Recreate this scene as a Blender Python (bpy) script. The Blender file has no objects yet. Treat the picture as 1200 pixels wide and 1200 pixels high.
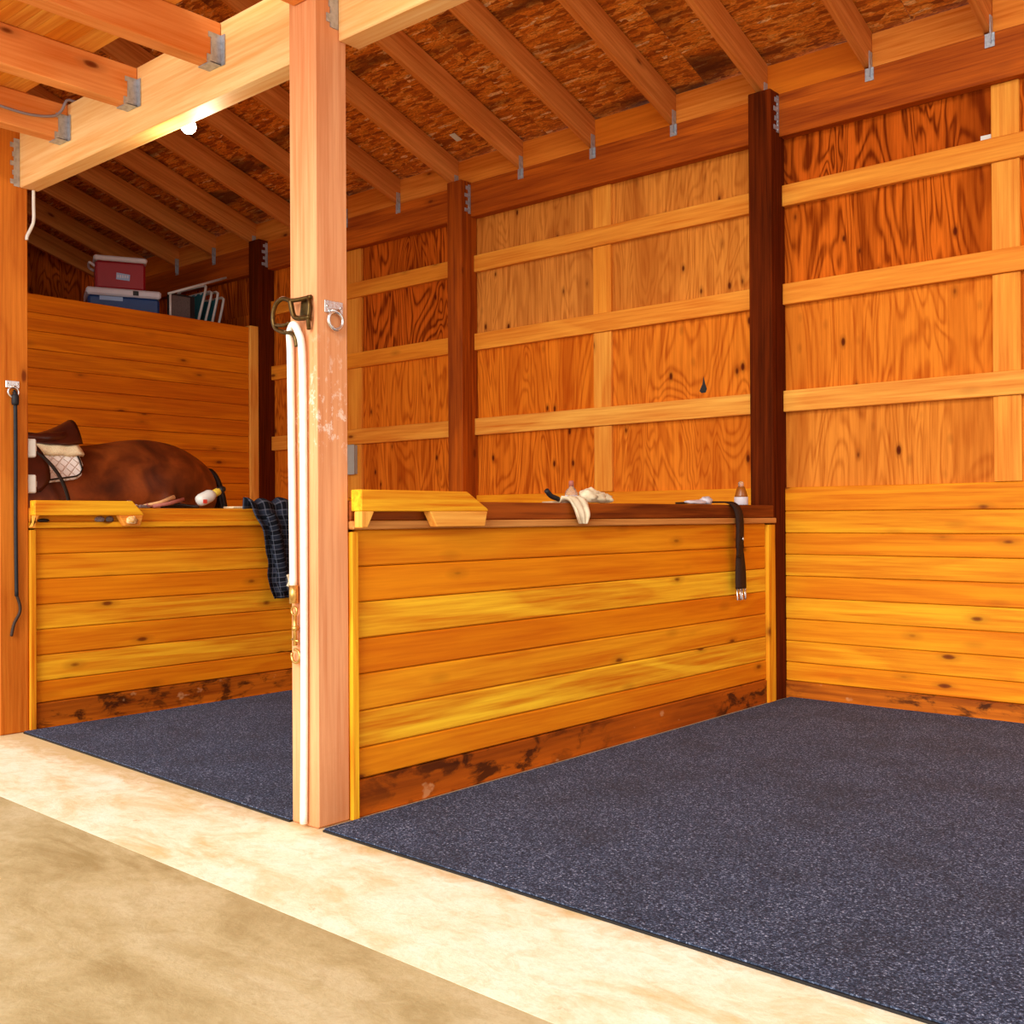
import bpy, bmesh, math, random
from mathutils import Vector, Matrix, noise
random.seed(7)
C = bpy.context.scene.collection
PI = math.pi

# ------------------------------------------------------------------ materials
def lin(r, g, b):
    f = lambda c: (c/255/12.92) if c/255 <= .04045 else ((c/255+.055)/1.055)**2.4
    return (f(r), f(g), f(b), 1)

class NT:
    def __init__(s, name):
        s.m = bpy.data.materials.new(name); s.m.use_nodes = True
        s.t = s.m.node_tree; s.n = s.t.nodes; s.l = s.t.links
        s.b = s.n['Principled BSDF']
    def node(s, typ, **k):
        n = s.n.new(typ)
        for a, v in k.items():
            if a.startswith('i_'):
                n.inputs[a[2:].replace('_', ' ')].default_value = v
            else: setattr(n, a, v)
        return n
    def link(s, a, b): s.l.new(a, b)
    def math(s, op, a, b=0.0, clamp=False):
        n = s.n.new('ShaderNodeMath'); n.operation = op; n.use_clamp = clamp
        for i, v in enumerate((a, b)):
            if isinstance(v, (int, float)): n.inputs[i].default_value = v
            else: s.l.new(v, n.inputs[i])
        return n.outputs[0]
    def mix(s, f, a, b, bt='MIX'):
        n = s.n.new('ShaderNodeMix'); n.data_type = 'RGBA'; n.blend_type = bt
        for i, v in ((0, f), (6, a), (7, b)):
            if isinstance(v, (int, float, tuple)): n.inputs[i].default_value = v
            else: s.l.new(v, n.inputs[i])
        return n.outputs[2]
    def ramp(s, v, pts, interp='LINEAR'):
        n = s.n.new('ShaderNodeValToRGB'); cr = n.color_ramp; cr.interpolation = interp
        while len(cr.elements) < len(pts): cr.elements.new(.5)
        for e, (p, c) in zip(cr.elements, pts): e.position = p; e.color = c
        s.l.new(v, n.inputs[0]); return n.outputs[0]
    def vec(s, src, scale, rot=(0, 0, 0), loc=(0, 0, 0)):
        n = s.n.new('ShaderNodeMapping'); n.inputs['Scale'].default_value = scale
        n.inputs['Rotation'].default_value = rot; n.inputs['Location'].default_value = loc
        s.l.new(src, n.inputs['Vector']); return n.outputs[0]
    def noise(s, v, sc=1.0, det=3.0, dist=0.0, rough=.5):
        n = s.n.new('ShaderNodeTexNoise'); s.l.new(v, n.inputs['Vector'])
        n.inputs['Scale'].default_value = sc; n.inputs['Detail'].default_value = det
        n.inputs['Distortion'].default_value = dist; n.inputs['Roughness'].default_value = rough
        return n.outputs[0]
    def voro(s, v, sc=1.0, out='Distance', feature='F1'):
        n = s.n.new('ShaderNodeTexVoronoi'); s.l.new(v, n.inputs['Vector']); n.feature = feature
        n.inputs['Scale'].default_value = sc; return n.outputs[out]
    def bump(s, h, st=.3, d=.004):
        n = s.n.new('ShaderNodeBump'); n.inputs['Strength'].default_value = st
        n.inputs['Distance'].default_value = d; s.l.new(h, n.inputs['Height'])
        s.l.new(n.outputs[0], s.b.inputs['Normal'])
    def gc(s):
        """grain coordinates (x runs along the grain), shifted per object"""
        a = s.node('ShaderNodeAttribute', attribute_name='gc')
        oi = s.node('ShaderNodeObjectInfo')
        m = s.math('MULTIPLY', oi.outputs['Random'], 37.0)
        v = s.n.new('ShaderNodeVectorMath'); v.operation = 'ADD'
        s.l.new(a.outputs['Vector'], v.inputs[0]); s.l.new(m, v.inputs[1])
        return v.outputs[0]
    def tone(s):
        a = s.node('ShaderNodeAttribute', attribute_name='tn')
        x = s.n.new('ShaderNodeSeparateXYZ'); s.l.new(a.outputs['Vector'], x.inputs[0])
        return x.outputs[0], x.outputs[1], x.outputs[2]
    def out(s, col=None, rough=.6, spec=.3, metal=0):
        if col is not None:
            if isinstance(col, tuple): s.b.inputs['Base Color'].default_value = col
            else: s.l.new(col, s.b.inputs['Base Color'])
        if isinstance(rough, float): s.b.inputs['Roughness'].default_value = rough
        s.b.inputs['Specular IOR Level'].default_value = spec
        s.b.inputs['Metallic'].default_value = metal
        return s.m

def wood(name, a, b, dark, rings=26, ringamt=.45, knots=.5, rough=.55, knotcol=None, stains=None, wild=(.45, 4, 4), spec=.12, dirt=None):
    """a / b = the two ends of board tone, dark = late-wood colour"""
    t = NT(name); g = t.gc(); tx, ty, tz = t.tone()
    fine = t.noise(t.vec(g, (2.0, 60, 60)), 1, 4, 0, .6)
    low = t.noise(t.vec(g, wild), 1, 2, .6)
    ring = t.math('SINE', t.math('MULTIPLY', low, rings))
    ring = t.math('MULTIPLY_ADD', ring, .5); t.n[-1] if False else None
    r2 = t.math('ADD', ring, .5, True)
    r3 = t.math('POWER', r2, 2.5)
    base = t.mix(tx, a, b)
    broad = t.noise(t.vec(g, (.7, 5, 5), loc=(3, 1, 2)), 1, 2)
    base = t.mix(t.math('MULTIPLY', t.math('SUBTRACT', broad, .38, True), .8, True), base, b)
    f = t.math('ADD', t.math('MULTIPLY', r3, ringamt), t.math('MULTIPLY', t.math('SUBTRACT', fine, .40), 1.7), True)
    col = t.mix(f, base, dark)
    if knots:
        w = t.vec(g, (3.2, 8, 8))
        d = t.voro(w, 1); c = t.voro(w, 1, 'Color')
        sx = t.n.new('ShaderNodeSeparateXYZ'); t.l.new(c, sx.inputs[0])
        rare = t.math('GREATER_THAN', sx.outputs[0], 1-knots*1.1)
        d2 = t.math('ADD', d, t.math('MULTIPLY', t.math('SUBTRACT', fine, .5), .12))
        k = t.ramp(d2, [(.0, (1, 1, 1, 1)), (.07, (.9, .9, .9, 1)), (.12, (.25, .25, .25, 1)), (.26, (0, 0, 0, 1))])
        col = t.mix(t.math('MULTIPLY', k, rare), col, knotcol or lin(112, 46, 8))
    if stains: col = stains(t, g, col)
    t.bump(t.math('ADD', fine, t.math('MULTIPLY', r3, .3)), .25, .0015)
    return t.out(col, rough, spec)

def post_stain(t, g, col):
    geo = t.node('ShaderNodeNewGeometry'); sp = t.n.new('ShaderNodeSeparateXYZ'); t.l.new(geo.outputs['Position'], sp.inputs[0])
    n = t.noise(t.vec(geo.outputs['Position'], (1, 1, .6)), 26, 6, .1, .75)
    z = sp.outputs[2]
    band = t.ramp(t.math('DIVIDE', z, 3.0), [(.40, (0, 0, 0, 1)), (.44, (1, 1, 1, 1)), (.47, (.75, .75, .75, 1)), (.52, (.35, .35, .35, 1)), (.56, (0, 0, 0, 1))])
    m = t.math('MULTIPLY', t.ramp(n, [(.54, (0, 0, 0, 1)), (.60, (1, 1, 1, 1))]), band)
    col = t.mix(t.math('MULTIPLY', m, .75), col, lin(250, 232, 215))
    low = t.ramp(t.math('ADD', z, t.math('MULTIPLY', n, .25)), [(.1, (1, 1, 1, 1)), (.42, (0, 0, 0, 1))])
    return t.mix(t.math('MULTIPLY', low, .5), col, lin(185, 120, 75))

def kick_stain(t, g, col):
    geo = t.node('ShaderNodeNewGeometry')
    p = t.vec(geo.outputs['Position'], (6, 6, 13))
    n = t.noise(p, 1, 5, .4, .65)
    reg = t.noise(t.vec(geo.outputs['Position'], (.9, .9, .9), loc=(.4, .25, 0)), 1, 1)
    m = t.math('MULTIPLY', t.ramp(n, [(.5, (0, 0, 0, 1)), (.6, (1, 1, 1, 1))]), t.ramp(reg, [(.42, (0, 0, 0, 1)), (.56, (1, 1, 1, 1))]))
    col = t.mix(t.math('MULTIPLY', m, .85), col, lin(45, 18, 8))
    m2 = t.ramp(t.noise(t.vec(geo.outputs['Position'], (9, 9, 14), loc=(5, 5, 5)), 1, 3), [(.68, (0, 0, 0, 1)), (.73, (1, 1, 1, 1))])
    return t.mix(t.math('MULTIPLY', m2, .5), col, lin(215, 160, 110))

M = {}
M['pine'] = wood('yellow_pine', lin(255, 204, 48), lin(232, 136, 12), lin(204, 100, 8), 24, .42, .6)
M['pine_orange'] = wood('orange_pine', lin(240, 146, 16), lin(222, 118, 8), lin(184, 82, 5), 24, .4, .4)
M['pine_rail'] = wood('rail_pine', lin(246, 184, 84), lin(238, 144, 30), lin(206, 104, 20), 20, .35, .25)
M['kick'] = wood('kickboard_pine', lin(206, 112, 22), lin(186, 88, 12), lin(130, 56, 8), 22, .5, .3, stains=kick_stain)
M['post'] = wood('fir_post', lin(240, 180, 132), lin(228, 150, 98), lin(202, 116, 66), 18, .25, 0, stains=post_stain)
M['sidepost'] = wood('orange_fir_post', lin(226, 140, 50), lin(208, 116, 30), lin(170, 80, 14), 18, .4, .1)
M['darkpost'] = wood('stained_post', lin(126, 48, 8), lin(108, 38, 6), lin(64, 20, 3), 18, .5, .2, .8, spec=.04)
M['midpost'] = wood('brown_orange_post', lin(206, 104, 22), lin(186, 84, 14), lin(120, 46, 8), 18, .5, .2, spec=.1)
M['header'] = wood('brown_fir_header', lin(216, 112, 26), lin(194, 88, 14), lin(140, 56, 8), 16, .5, .25)
M['beam'] = wood('pale_fir_beam', lin(255, 222, 164), lin(248, 196, 120), lin(232, 160, 80), 14, .35, .08)
M['joist'] = wood('orange_fir_joist', lin(250, 180, 112), lin(244, 156, 80), lin(224, 124, 48), 20, .5, .15)
M['rafter'] = wood('fir_rafter', lin(240, 160, 84), lin(226, 134, 54), lin(186, 96, 30), 16, .4, .25)
M['block'] = wood('fir_blocking', lin(240, 158, 70), lin(226, 124, 24), lin(196, 96, 16), 20, .45, .15)
M['capwood'] = wood('worn_cap_rail', lin(172, 88, 26), lin(150, 64, 14), lin(92, 34, 8), 20, .6, .4)
M['capedge'] = wood('worn_light_edge', lin(220, 160, 90), lin(196, 120, 48), lin(150, 80, 24), 20, .4, .2)
M['ply'] = None
def plywood():
    t = NT('fir_plywood'); g = t.gc(); tx, ty, tz = t.tone()
    warp = t.noise(t.vec(g, (2.2, 7, 7)), 1, 2, 0)
    low = t.noise(t.vec(g, (.55, 2.6, 2.6)), 1, 2.5, 1.2)
    ring = t.math('SINE', t.math('MULTIPLY', low, 120))
    r3 = t.math('POWER', t.math('ADD', t.math('MULTIPLY', ring, .5), .5, True), 2.4)
    fine = t.noise(t.vec(g, (3, 70, 70)), 1, 4, 0, .6)
    light = t.ramp(tx, [(0, lin(214, 136, 60)), (.25, lin(226, 142, 54)), (.5, lin(232, 128, 30)), (.75, lin(222, 112, 26)), (1, lin(210, 98, 22))])
    dark = t.ramp(tx, [(0, lin(150, 78, 26)), (.25, lin(170, 84, 22)), (.5, lin(176, 72, 8)), (.75, lin(140, 54, 4)), (1, lin(112, 38, 2))])
    band = t.noise(t.vec(g, (.15, 4.2, 4.2), loc=(1, 4, 2)), 1, 1)
    light = t.mix(t.math('MULTIPLY', t.math('SUBTRACT', band, .48, True), 2.4, True), light, dark)
    f = t.math('ADD', t.math('MULTIPLY', r3, t.math('ADD', .28, t.math('MULTIPLY', tx, .5))), t.math('MULTIPLY', t.math('SUBTRACT', fine, .40), 1.8), True)
    col = t.mix(f, light, dark)
    w = t.vec(g, (5, 10, 10)); d = t.voro(w, 1); c = t.voro(w, 1, 'Color')
    sx = t.n.new('ShaderNodeSeparateXYZ'); t.l.new(c, sx.inputs[0])
    rare = t.math('GREATER_THAN', sx.outputs[0], .3)
    d2 = t.math('ADD', d, t.math('MULTIPLY', t.math('SUBTRACT', warp, .5), .12))
    k = t.ramp(d2, [(0, (1, 1, 1, 1)), (.08, (.9, .9, .9, 1)), (.13, (.3, .3, .3, 1)), (.24, (0, 0, 0, 1))])
    col = t.mix(t.math('MULTIPLY', k, rare), col, lin(82, 22, 6))
    t.bump(r3, .2, .001)
    return t.out(col, .85, .05)
M['ply'] = plywood()
def osb():
    t = NT('oriented_strand_board'); g = t.gc()
    cols = []
    for rot, sc, off in ((.25, (8, 40, 40), 0), (-.45, (10, 56, 56), 5), (.9, (13, 60, 60), 9)):
        v = t.vec(g, sc, (0, 0, rot), (off, off, off))
        wv = t.n.new('ShaderNodeVectorMath'); wv.operation = 'ADD'
        nz = t.node('ShaderNodeTexNoise'); t.l.new(g, nz.inputs['Vector']); nz.inputs['Scale'].default_value = 16
        t.l.new(v, wv.inputs[0]); t.l.new(nz.outputs['Color'], wv.inputs[1])
        c = t.voro(wv.outputs[0], 1, 'Color'); s = t.n.new('ShaderNodeSeparateXYZ'); t.l.new(c, s.inputs[0])
        cols.append((s.outputs[0], s.outputs[1]))
    pal = [(0, lin(146, 72, 16)), (.2, lin(188, 96, 20)), (.45, lin(220, 122, 30)), (.72, lin(236, 142, 42)), (.95, lin(242, 166, 76)), (1, lin(250, 206, 146))]
    c1, c2, c3 = [t.ramp(a, pal) for a, b in cols]
    m1 = t.math('GREATER_THAN', cols[1][1], .55); m2 = t.math('GREATER_THAN', cols[2][1], .72)
    col = t.mix(m2, t.mix(m1, c1, c2), c3)
    fn = t.noise(t.vec(g, (30, 90, 30)), 1, 3, 1.5)
    col = t.mix(t.math('MULTIPLY', t.math('SUBTRACT', fn, .42, True), 2.6, True), col, lin(120, 52, 10))
    big = t.noise(t.vec(g, (1.1, 4.0, 1)), 1, 2)
    col = t.mix(t.ramp(big, [(.56, (0, 0, 0, 1)), (.68, (.8, .8, .8, 1))]), col, lin(70, 30, 10))
    t.bump(cols[0][0], .3, .002)
    return t.out(col, .6, .25)
M['osb'] = osb()
def concrete(name, a, b, c, sc=1.0, rough=.85, dirt=None):
    t = NT(name); geo = t.node('ShaderNodeNewGeometry'); p = geo.outputs['Position']
    n1 = t.noise(t.vec(p, (1.0, 2.0, 1)), 1.5*sc, 7, .5, .68); n2 = t.noise(p, 70, 5, 0, .7); n3 = t.noise(t.vec(p, (1, 1.5, 1)), 7*sc, 7, .6, .7)
    n4 = t.noise(p, 22, 6, .3, .75)
    col = t.ramp(n1, [(.34, c), (.48, b), (.60, a)])
    col = t.mix(t.math('MULTIPLY', t.math('SUBTRACT', n3, .48, True), 2.6, True), col, c)
    col = t.mix(t.math('MULTIPLY', t.math('SUBTRACT', n4, .5, True), 1.8, True), col, c)
    col = t.mix(t.math('MULTIPLY', t.math('SUBTRACT', n2, .5, True), 1.3, True), col, c)
    if dirt:
        s3 = t.n.new('ShaderNodeSeparateXYZ'); t.l.new(p, s3.inputs[0])
        y = t.math('ADD', s3.outputs[1], t.math('MULTIPLY', t.math('SUBTRACT', n3, .5), .22))
        col = t.mix(t.ramp(y, [(0, (0, 0, 0, 1)), (.02, (.8, .8, .8, 1))]) if False else t.math('MULTIPLY', t.math('ADD', t.math('MULTIPLY', y, 9), .9, True), .8), col, dirt)
        sp = t.ramp(t.noise(t.vec(p, (1, 1.3, 1), loc=(3, 3, 3)), 6, 6, .2, .6), [(.66, (0, 0, 0, 1)), (.70, (.7, .7, .7, 1))])
        col = t.mix(sp, col, dirt)
    t.bump(t.math('ADD', n3, t.math('MULTIPLY', n2, .5)), .45, .004)
    return t.out(col, rough, .1)
M['aisle'] = concrete('aisle_concrete', lin(206, 193, 154), lin(194, 178, 134), lin(164, 144, 98))
M['sill'] = concrete('pale_concrete', lin(254, 248, 228), lin(250, 241, 214), lin(226, 202, 150), 1.4, dirt=lin(208, 178, 120))
def rubber():
    t = NT('speckled_rubber'); geo = t.node('ShaderNodeNewGeometry'); p = geo.outputs['Position']
    n = t.noise(p, 150, 3, 0, .75); m = t.noise(p, 45, 3, 0, .7); big = t.noise(p, 3, 3)
    col = t.ramp(n, [(.34, lin(20, 26, 40)), (.5, lin(52, 62, 84)), (.6, lin(92, 104, 134)), (.70, lin(196, 206, 232))])
    col = t.mix(t.math('MULTIPLY', t.math('SUBTRACT', m, .5, True), 1.6, True), col, lin(24, 25, 36))
    col = t.mix(t.ramp(big, [(.45, (0, 0, 0, 1)), (.75, (.5, .5, .5, 1))]), col, lin(44, 45, 52))
    t.bump(n, .6, .003)
    return t.out(col, .85, .2)
M['rubber'] = rubber()
def plain(name, c, rough=.5, spec=.4, metal=0, var=.0, sc=40, c2=None):
    t = NT(name)
    if var:
        tc = t.node('ShaderNodeTexCoord'); n = t.noise(tc.outputs['Object'], sc, 4)
        col = t.mix(t.ramp(n, [(.4, (0, 0, 0, 1)), (.65, (var, var, var, 1))]), c, c2 or (0, 0, 0, 1))
        t.bump(n, .2, .002); return t.out(col, rough, spec, metal)
    return t.out(c, rough, spec, metal)
M['galv'] = plain('galvanised_steel', lin(188, 196, 206), .45, .5, .6, .5, 60, lin(130, 138, 150))
M['chrome'] = plain('bright_steel', lin(225, 225, 225), .25, .5, .9, .3, 80, lin(150, 150, 150))
M['bronze'] = plain('aged_bronze', lin(96, 72, 34), .35, .5, .85, .5, 70, lin(40, 28, 14))
M['brass'] = plain('brass', lin(212, 172, 96), .3, .5, .85, .3, 80, lin(140, 100, 50))
M['hose'] = plain('white_hose', lin(248, 240, 226), .45, .4, 0, .25, 30, lin(214, 196, 170))
M['black'] = plain('black_strap', lin(26, 26, 32), .6, .3, 0, .3, 50, lin(50, 48, 50))
M['blackleather'] = plain('black_leather', lin(24, 16, 14), .4, .4, 0, .4, 60, lin(50, 30, 22))
M['brownstrap'] = plain('dark_brown_strap', lin(52, 30, 20), .7, .2, 0, .5, 90, lin(34, 20, 14))
M['saddleleather'] = plain('saddle_leather', lin(72, 26, 13), .32, .5, 0, .5, 14, lin(36, 12, 8))
M['fleece'] = plain('cream_fleece', lin(250, 236, 196), .95, .1, 0, .4, 120, lin(200, 170, 120))
M['whiteplastic'] = plain('white_plastic', lin(226, 226, 220), .4, .4, 0, .2, 20, lin(190, 188, 176))
M['greyplate'] = plain('grey_plastic', lin(176, 176, 168), .5, .4, 0, .2, 20, lin(150, 150, 144))
M['greycable'] = plain('grey_cable', lin(150, 142, 150), .5)
M['red'] = plain('red_plastic', lin(150, 14, 26), .4, .4, 0, .2, 10, lin(110, 8, 18))
M['blue'] = plain('dark_blue_plastic', lin(22, 60, 120), .4, .4, 0, .2, 10, lin(14, 40, 86))
M['lidwhite'] = plain('pale_lid', lin(212, 206, 214), .45, .4, 0, .2, 10, lin(180, 174, 182))
M['labelblue'] = plain('label_pale_blue', lin(150, 176, 214), .5)
M['teal'] = plain('teal_webbing', lin(40, 116, 130), .8, .2, 0, .4, 60, lin(24, 84, 98))
M['tubewhite'] = plain('white_tube', lin(206, 200, 194), .35, .4)
M['greyfabric'] = plain('grey_mesh_fabric', lin(110, 96, 92), .8, .2, 0, .4, 90, lin(80, 70, 68))
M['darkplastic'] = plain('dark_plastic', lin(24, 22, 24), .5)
M['yellowcap'] = plain('yellow_cap', lin(214, 180, 60), .45)
M['redmark'] = plain('red_label', lin(216, 60, 40), .5)
M['bluelabel'] = plain('blue_label', lin(40, 84, 150), .5)
M['pinkhandle'] = plain('pink_brown_handle', lin(176, 104, 92), .5, .3, 0, .3, 40, lin(130, 66, 56))
M['tanhandle'] = plain('tan_handle', lin(226, 176, 122), .5, .3, 0, .3, 40, lin(190, 130, 80))
M['greybrush'] = plain('grey_bristle', lin(150, 130, 124), .9, .1, 0, .7, 160, lin(84, 76, 90))
M['tanbristle'] = plain('tan_bristle', lin(226, 170, 86), .9, .1, 0, .7, 120, lin(244, 222, 180))
M['amber'] = plain('brown_bottle_plastic', lin(150, 84, 26), .25, .5, 0, .2, 20, lin(110, 56, 16))
M['rag'] = plain('cream_cotton', lin(232, 216, 184), .9, .1, 0, .6, 22, lin(176, 150, 112))
M['ropecoil'] = plain('dark_brown_rope', lin(54, 34, 22), .7)
M['washer'] = plain('faded_print', lin(120, 60, 20), .8)
t = NT('clear_plastic'); t.b.inputs['Transmission Weight'].default_value = .85; t.b.inputs['IOR'].default_value = 1.2; M['clear'] = t.out(lin(240, 236, 226), .12, .4)
t = NT('lit_bulb'); t.b.inputs['Emission Color'].default_value = (1, .86, .6, 1); t.b.inputs['Emission Strength'].default_value = 7; M['bulb'] = t.out(lin(255, 240, 210), .3)
def quilt():
    t = NT('white_quilted_cotton'); g = t.gc()
    v = t.vec(g, (75, 75, 75), (0, 0, PI/4)); s = t.n.new('ShaderNodeSeparateXYZ'); t.l.new(v, s.inputs[0])
    a = t.math('ABSOLUTE', t.math('SINE', s.outputs[0])); b = t.math('ABSOLUTE', t.math('SINE', s.outputs[1]))
    h = t.math('MINIMUM', a, b); hh = t.ramp(h, [(0, (0, 0, 0, 1)), (.4, (1, 1, 1, 1))])
    col = t.mix(hh, lin(232, 214, 200), lin(255, 252, 248)); t.bump(hh, .8, .006)
    return t.out(col, .85, .1)
M['quilt'] = quilt()
def plaid():
    t = NT('navy_plaid_cotton'); g = t.gc(); s = t.n.new('ShaderNodeSeparateXYZ'); t.l.new(g, s.inputs[0])
    def lines(o, per, w):
        f = t.math('FRACT', t.math('MULTIPLY', o, per)); return t.math('LESS_THAN', f, w)
    col = t.mix(t.math('MULTIPLY', lines(s.outputs[0], 18, .5), .6), lin(22, 25, 34), lin(54, 60, 78))
    col = t.mix(t.math('MULTIPLY', lines(s.outputs[1], 18, .5), .6), col, lin(10, 12, 18))
    col = t.mix(t.math('MULTIPLY', lines(s.outputs[0], 36, .14), .35), col, lin(120, 124, 140))
    col = t.mix(t.math('MULTIPLY', lines(s.outputs[1], 36, .14), .35), col, lin(120, 124, 140))
    return t.out(col, .95, .1)
M['plaid'] = plaid()
def coat():
    t = NT('bay_horse_coat'); geo = t.node('ShaderNodeNewGeometry'); p = geo.outputs['Position']
    n = t.noise(p, 5.5, 4, .6); f = t.noise(t.vec(p, (120, 40, 60)), 1, 3)
    col = t.ramp(n, [(.28, lin(72, 30, 10)), (.48, lin(114, 51, 16)), (.72, lin(162, 80, 28))])
    col = t.mix(t.math('MULTIPLY', f, .35), col, lin(70, 26, 10))
    s = t.n.new('ShaderNodeSeparateXYZ'); t.l.new(p, s.inputs[0])
    col = t.mix(t.ramp(s.outputs[2], [(.42, (1, 1, 1, 1)), (.62, (0, 0, 0, 1))]), col, lin(24, 18, 16))
    t.bump(f, .15, .002)
    return t.out(col, .45, .35)
M['coat'] = coat()
M['mane'] = plain('black_horse_hair', lin(22, 16, 14), .5, .3, 0, .5, 60, lin(60, 34, 20))

# ------------------------------------------------------------------ mesh builder
class MB:
    def __init__(s): s.v = []; s.f = []; s.g = []; s.t = []; s.sm = []
    def add(s, vs, fs, gs=None, tn=(0, 0, 0), smooth=False):
        o = len(s.v); s.v += [tuple(v) for v in vs]; s.f += [tuple(i+o for i in f) for f in fs]
        s.g += gs if gs else [tuple(v) for v in vs]; s.t += [tn]*len(vs); s.sm += [smooth]*len(fs)
        return s
    def box(s, a, b, grain='auto', tn=None, bev=.003, mat=None, off=None):
        a = Vector(a); b = Vector(b); d = b-a; c = (a+b)/2
        bm = bmesh.new(); bmesh.ops.create_cube(bm, size=1)
        bmesh.ops.scale(bm, vec=d, verts=bm.verts)
        if bev: bmesh.ops.bevel(bm, geom=bm.edges[:], offset=min(bev, min(d)*.3), segments=1, affect='EDGES')
        ax = grain if isinstance(grain, int) else max(range(3), key=lambda i: d[i])
        o = off or tuple(random.uniform(0, 50) for _ in range(3))
        oth = [i for i in range(3) if i != ax]
        bm.verts.index_update(); vs, gs = [], []
        for v in bm.verts:
            gs.append((v.co[ax]+o[0], v.co[oth[0]]+o[1], v.co[oth[1]]+o[2]))
            p = v.co.copy()
            if mat is not None: p = mat @ p
            vs.append(p+c)
        s.add(vs, [[v.index for v in f.verts] for f in bm.faces], gs, (random.random(), random.random(), 0) if tn is None else (tn, random.random(), 0) if isinstance(tn, (int, float)) else tn)
        bm.free(); return s
    def prism(s, pts, axis, lo, hi, grain=1, tn=None, bev=.003):
        """pts are 2-D in the two axes other than axis, extruded from lo to hi"""
        oth = [i for i in range(3) if i != axis]; bm = bmesh.new(); vs = []
        for p in pts:
            co = [0, 0, 0]; co[axis] = lo; co[oth[0]] = p[0]; co[oth[1]] = p[1]; vs.append(bm.verts.new(co))
        f = bm.faces.new(vs); r = bmesh.ops.extrude_face_region(bm, geom=[f])
        dv = [0, 0, 0]; dv[axis] = hi-lo
        bmesh.ops.translate(bm, vec=dv, verts=[x for x in r['geom'] if isinstance(x, bmesh.types.BMVert)])
        bmesh.ops.recalc_face_normals(bm, faces=bm.faces[:])
        if bev: bmesh.ops.bevel(bm, geom=bm.edges[:], offset=bev, segments=1, affect='EDGES')
        bm.verts.index_update(); o = [random.uniform(0, 50) for _ in range(3)]; og = [i for i in range(3) if i != grain]
        s.add([v.co.copy() for v in bm.verts], [[v.index for v in f.verts] for f in bm.faces],
              [(v.co[grain]+o[0], v.co[og[0]]+o[1], v.co[og[1]]+o[2]) for v in bm.verts], (random.random() if tn is None else tn, random.random(), 0))
        bm.free(); return s
    def tube(s, pts, r, seg=10, closed=False, flat=None):
        pts = [Vector(p) for p in pts]; n = len(pts); rs = r if isinstance(r, (list, tuple)) else [r]*n
        vs, fs, gs = [], [], []; up = None; L = 0
        for i, p in enumerate(pts):
            a = pts[(i-1) % n] if (closed or i) else p; b = pts[(i+1) % n] if (closed or i < n-1) else p
            t_ = (b-a).normalized()
            if up is None:
                up = Vector((0, 0, 1)) if abs(t_.z) < .9 else Vector((1, 0, 0))
                if flat is not None: up = Vector(flat)
            u = (up-t_*up.dot(t_)).normalized(); w = t_.cross(u); up = u
            if i: L += (p-pts[i-1]).length
            for k in range(seg):
                an = 2*PI*k/seg; vs.append(p+(u*math.cos(an)+w*math.sin(an))*rs[i]); gs.append((L, rs[i]*math.cos(an), rs[i]*math.sin(an)))
        m = n if closed else n-1
        for i in range(m):
            j = (i+1) % n
            for k in range(seg):
                k2 = (k+1) % seg; fs.append((i*seg+k, i*seg+k2, j*seg+k2, j*seg+k))
        if not closed: fs += [tuple(range(seg))[::-1], tuple((n-1)*seg+k for k in range(seg))]
        return s.add(vs, fs, gs, smooth=True)
    def lathe(s, prof, c, seg=24, mat=None, sm=True):
        vs, fs = [], []; c = Vector(c)
        for r, z in prof:
            for k in range(seg):
                p = Vector((r*math.cos(2*PI*k/seg), r*math.sin(2*PI*k/seg), z))
                if mat is not None: p = mat @ p
                vs.append(p+c)
        n = len(prof)
        for i in range(n-1):
            for k in range(seg):
                k2 = (k+1) % seg; fs.append((i*seg+k, i*seg+k2, (i+1)*seg+k2, (i+1)*seg+k))
        fs += [tuple(range(seg))[::-1], tuple((n-1)*seg+k for k in range(seg))]
        return s.add(vs, fs, smooth=sm)
    def strip(s, pts, side, w, th, sm=True):
        """flat strap of width w (along side) and thickness th following pts; w may be a list"""
        pts = [Vector(p) for p in pts]; side = Vector(side).normalized(); n = len(pts)
        ws = w if isinstance(w, (list, tuple)) else [w]*n; vs, fs, gs = [], [], []; L = 0
        for i, p in enumerate(pts):
            t_ = (pts[min(i+1, n-1)]-pts[max(i-1, 0)]).normalized(); nn = t_.cross(side).normalized()
            if i: L += (p-pts[i-1]).length
            for a, b in ((-.5, -.5), (.5, -.5), (.5, .5), (-.5, .5)):
                vs.append(p+side*a*ws[i]+nn*b*th); gs.append((L, a*ws[i], b*th))
        for i in range(n-1):
            for k in range(4):
                k2 = (k+1) % 4; fs.append((i*4+k, i*4+k2, i*4+4+k2, i*4+4+k))
        fs += [(3, 2, 1, 0), tuple((n-1)*4+k for k in range(4))]
        return s.add(vs, fs, gs, smooth=sm)
    def build(s, name, mat, parent=None, base=None):
        me = bpy.data.meshes.new(name); vs = s.v
        if parent is None:
            if base is None:
                xs, ys, zs = zip(*vs); base = ((min(xs)+max(xs))/2, (min(ys)+max(ys))/2, min(zs))
            off = Vector(base)
        else:
            off = Vector(parent['_o'])
        me.from_pydata([tuple(Vector(v)-off) for v in vs], [], s.f)
        a = me.attributes.new('gc', 'FLOAT_VECTOR', 'POINT'); a.data.foreach_set('vector', [c for g in s.g for c in g])
        a = me.attributes.new('tn', 'FLOAT_VECTOR', 'POINT'); a.data.foreach_set('vector', [c for g in s.t for c in g])
        me.polygons.foreach_set('use_smooth', s.sm)
        bm = bmesh.new(); bm.from_mesh(me); bmesh.ops.recalc_face_normals(bm, faces=bm.faces[:]); bm.to_mesh(me); bm.free()
        me.materials.append(mat); me.update()
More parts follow.
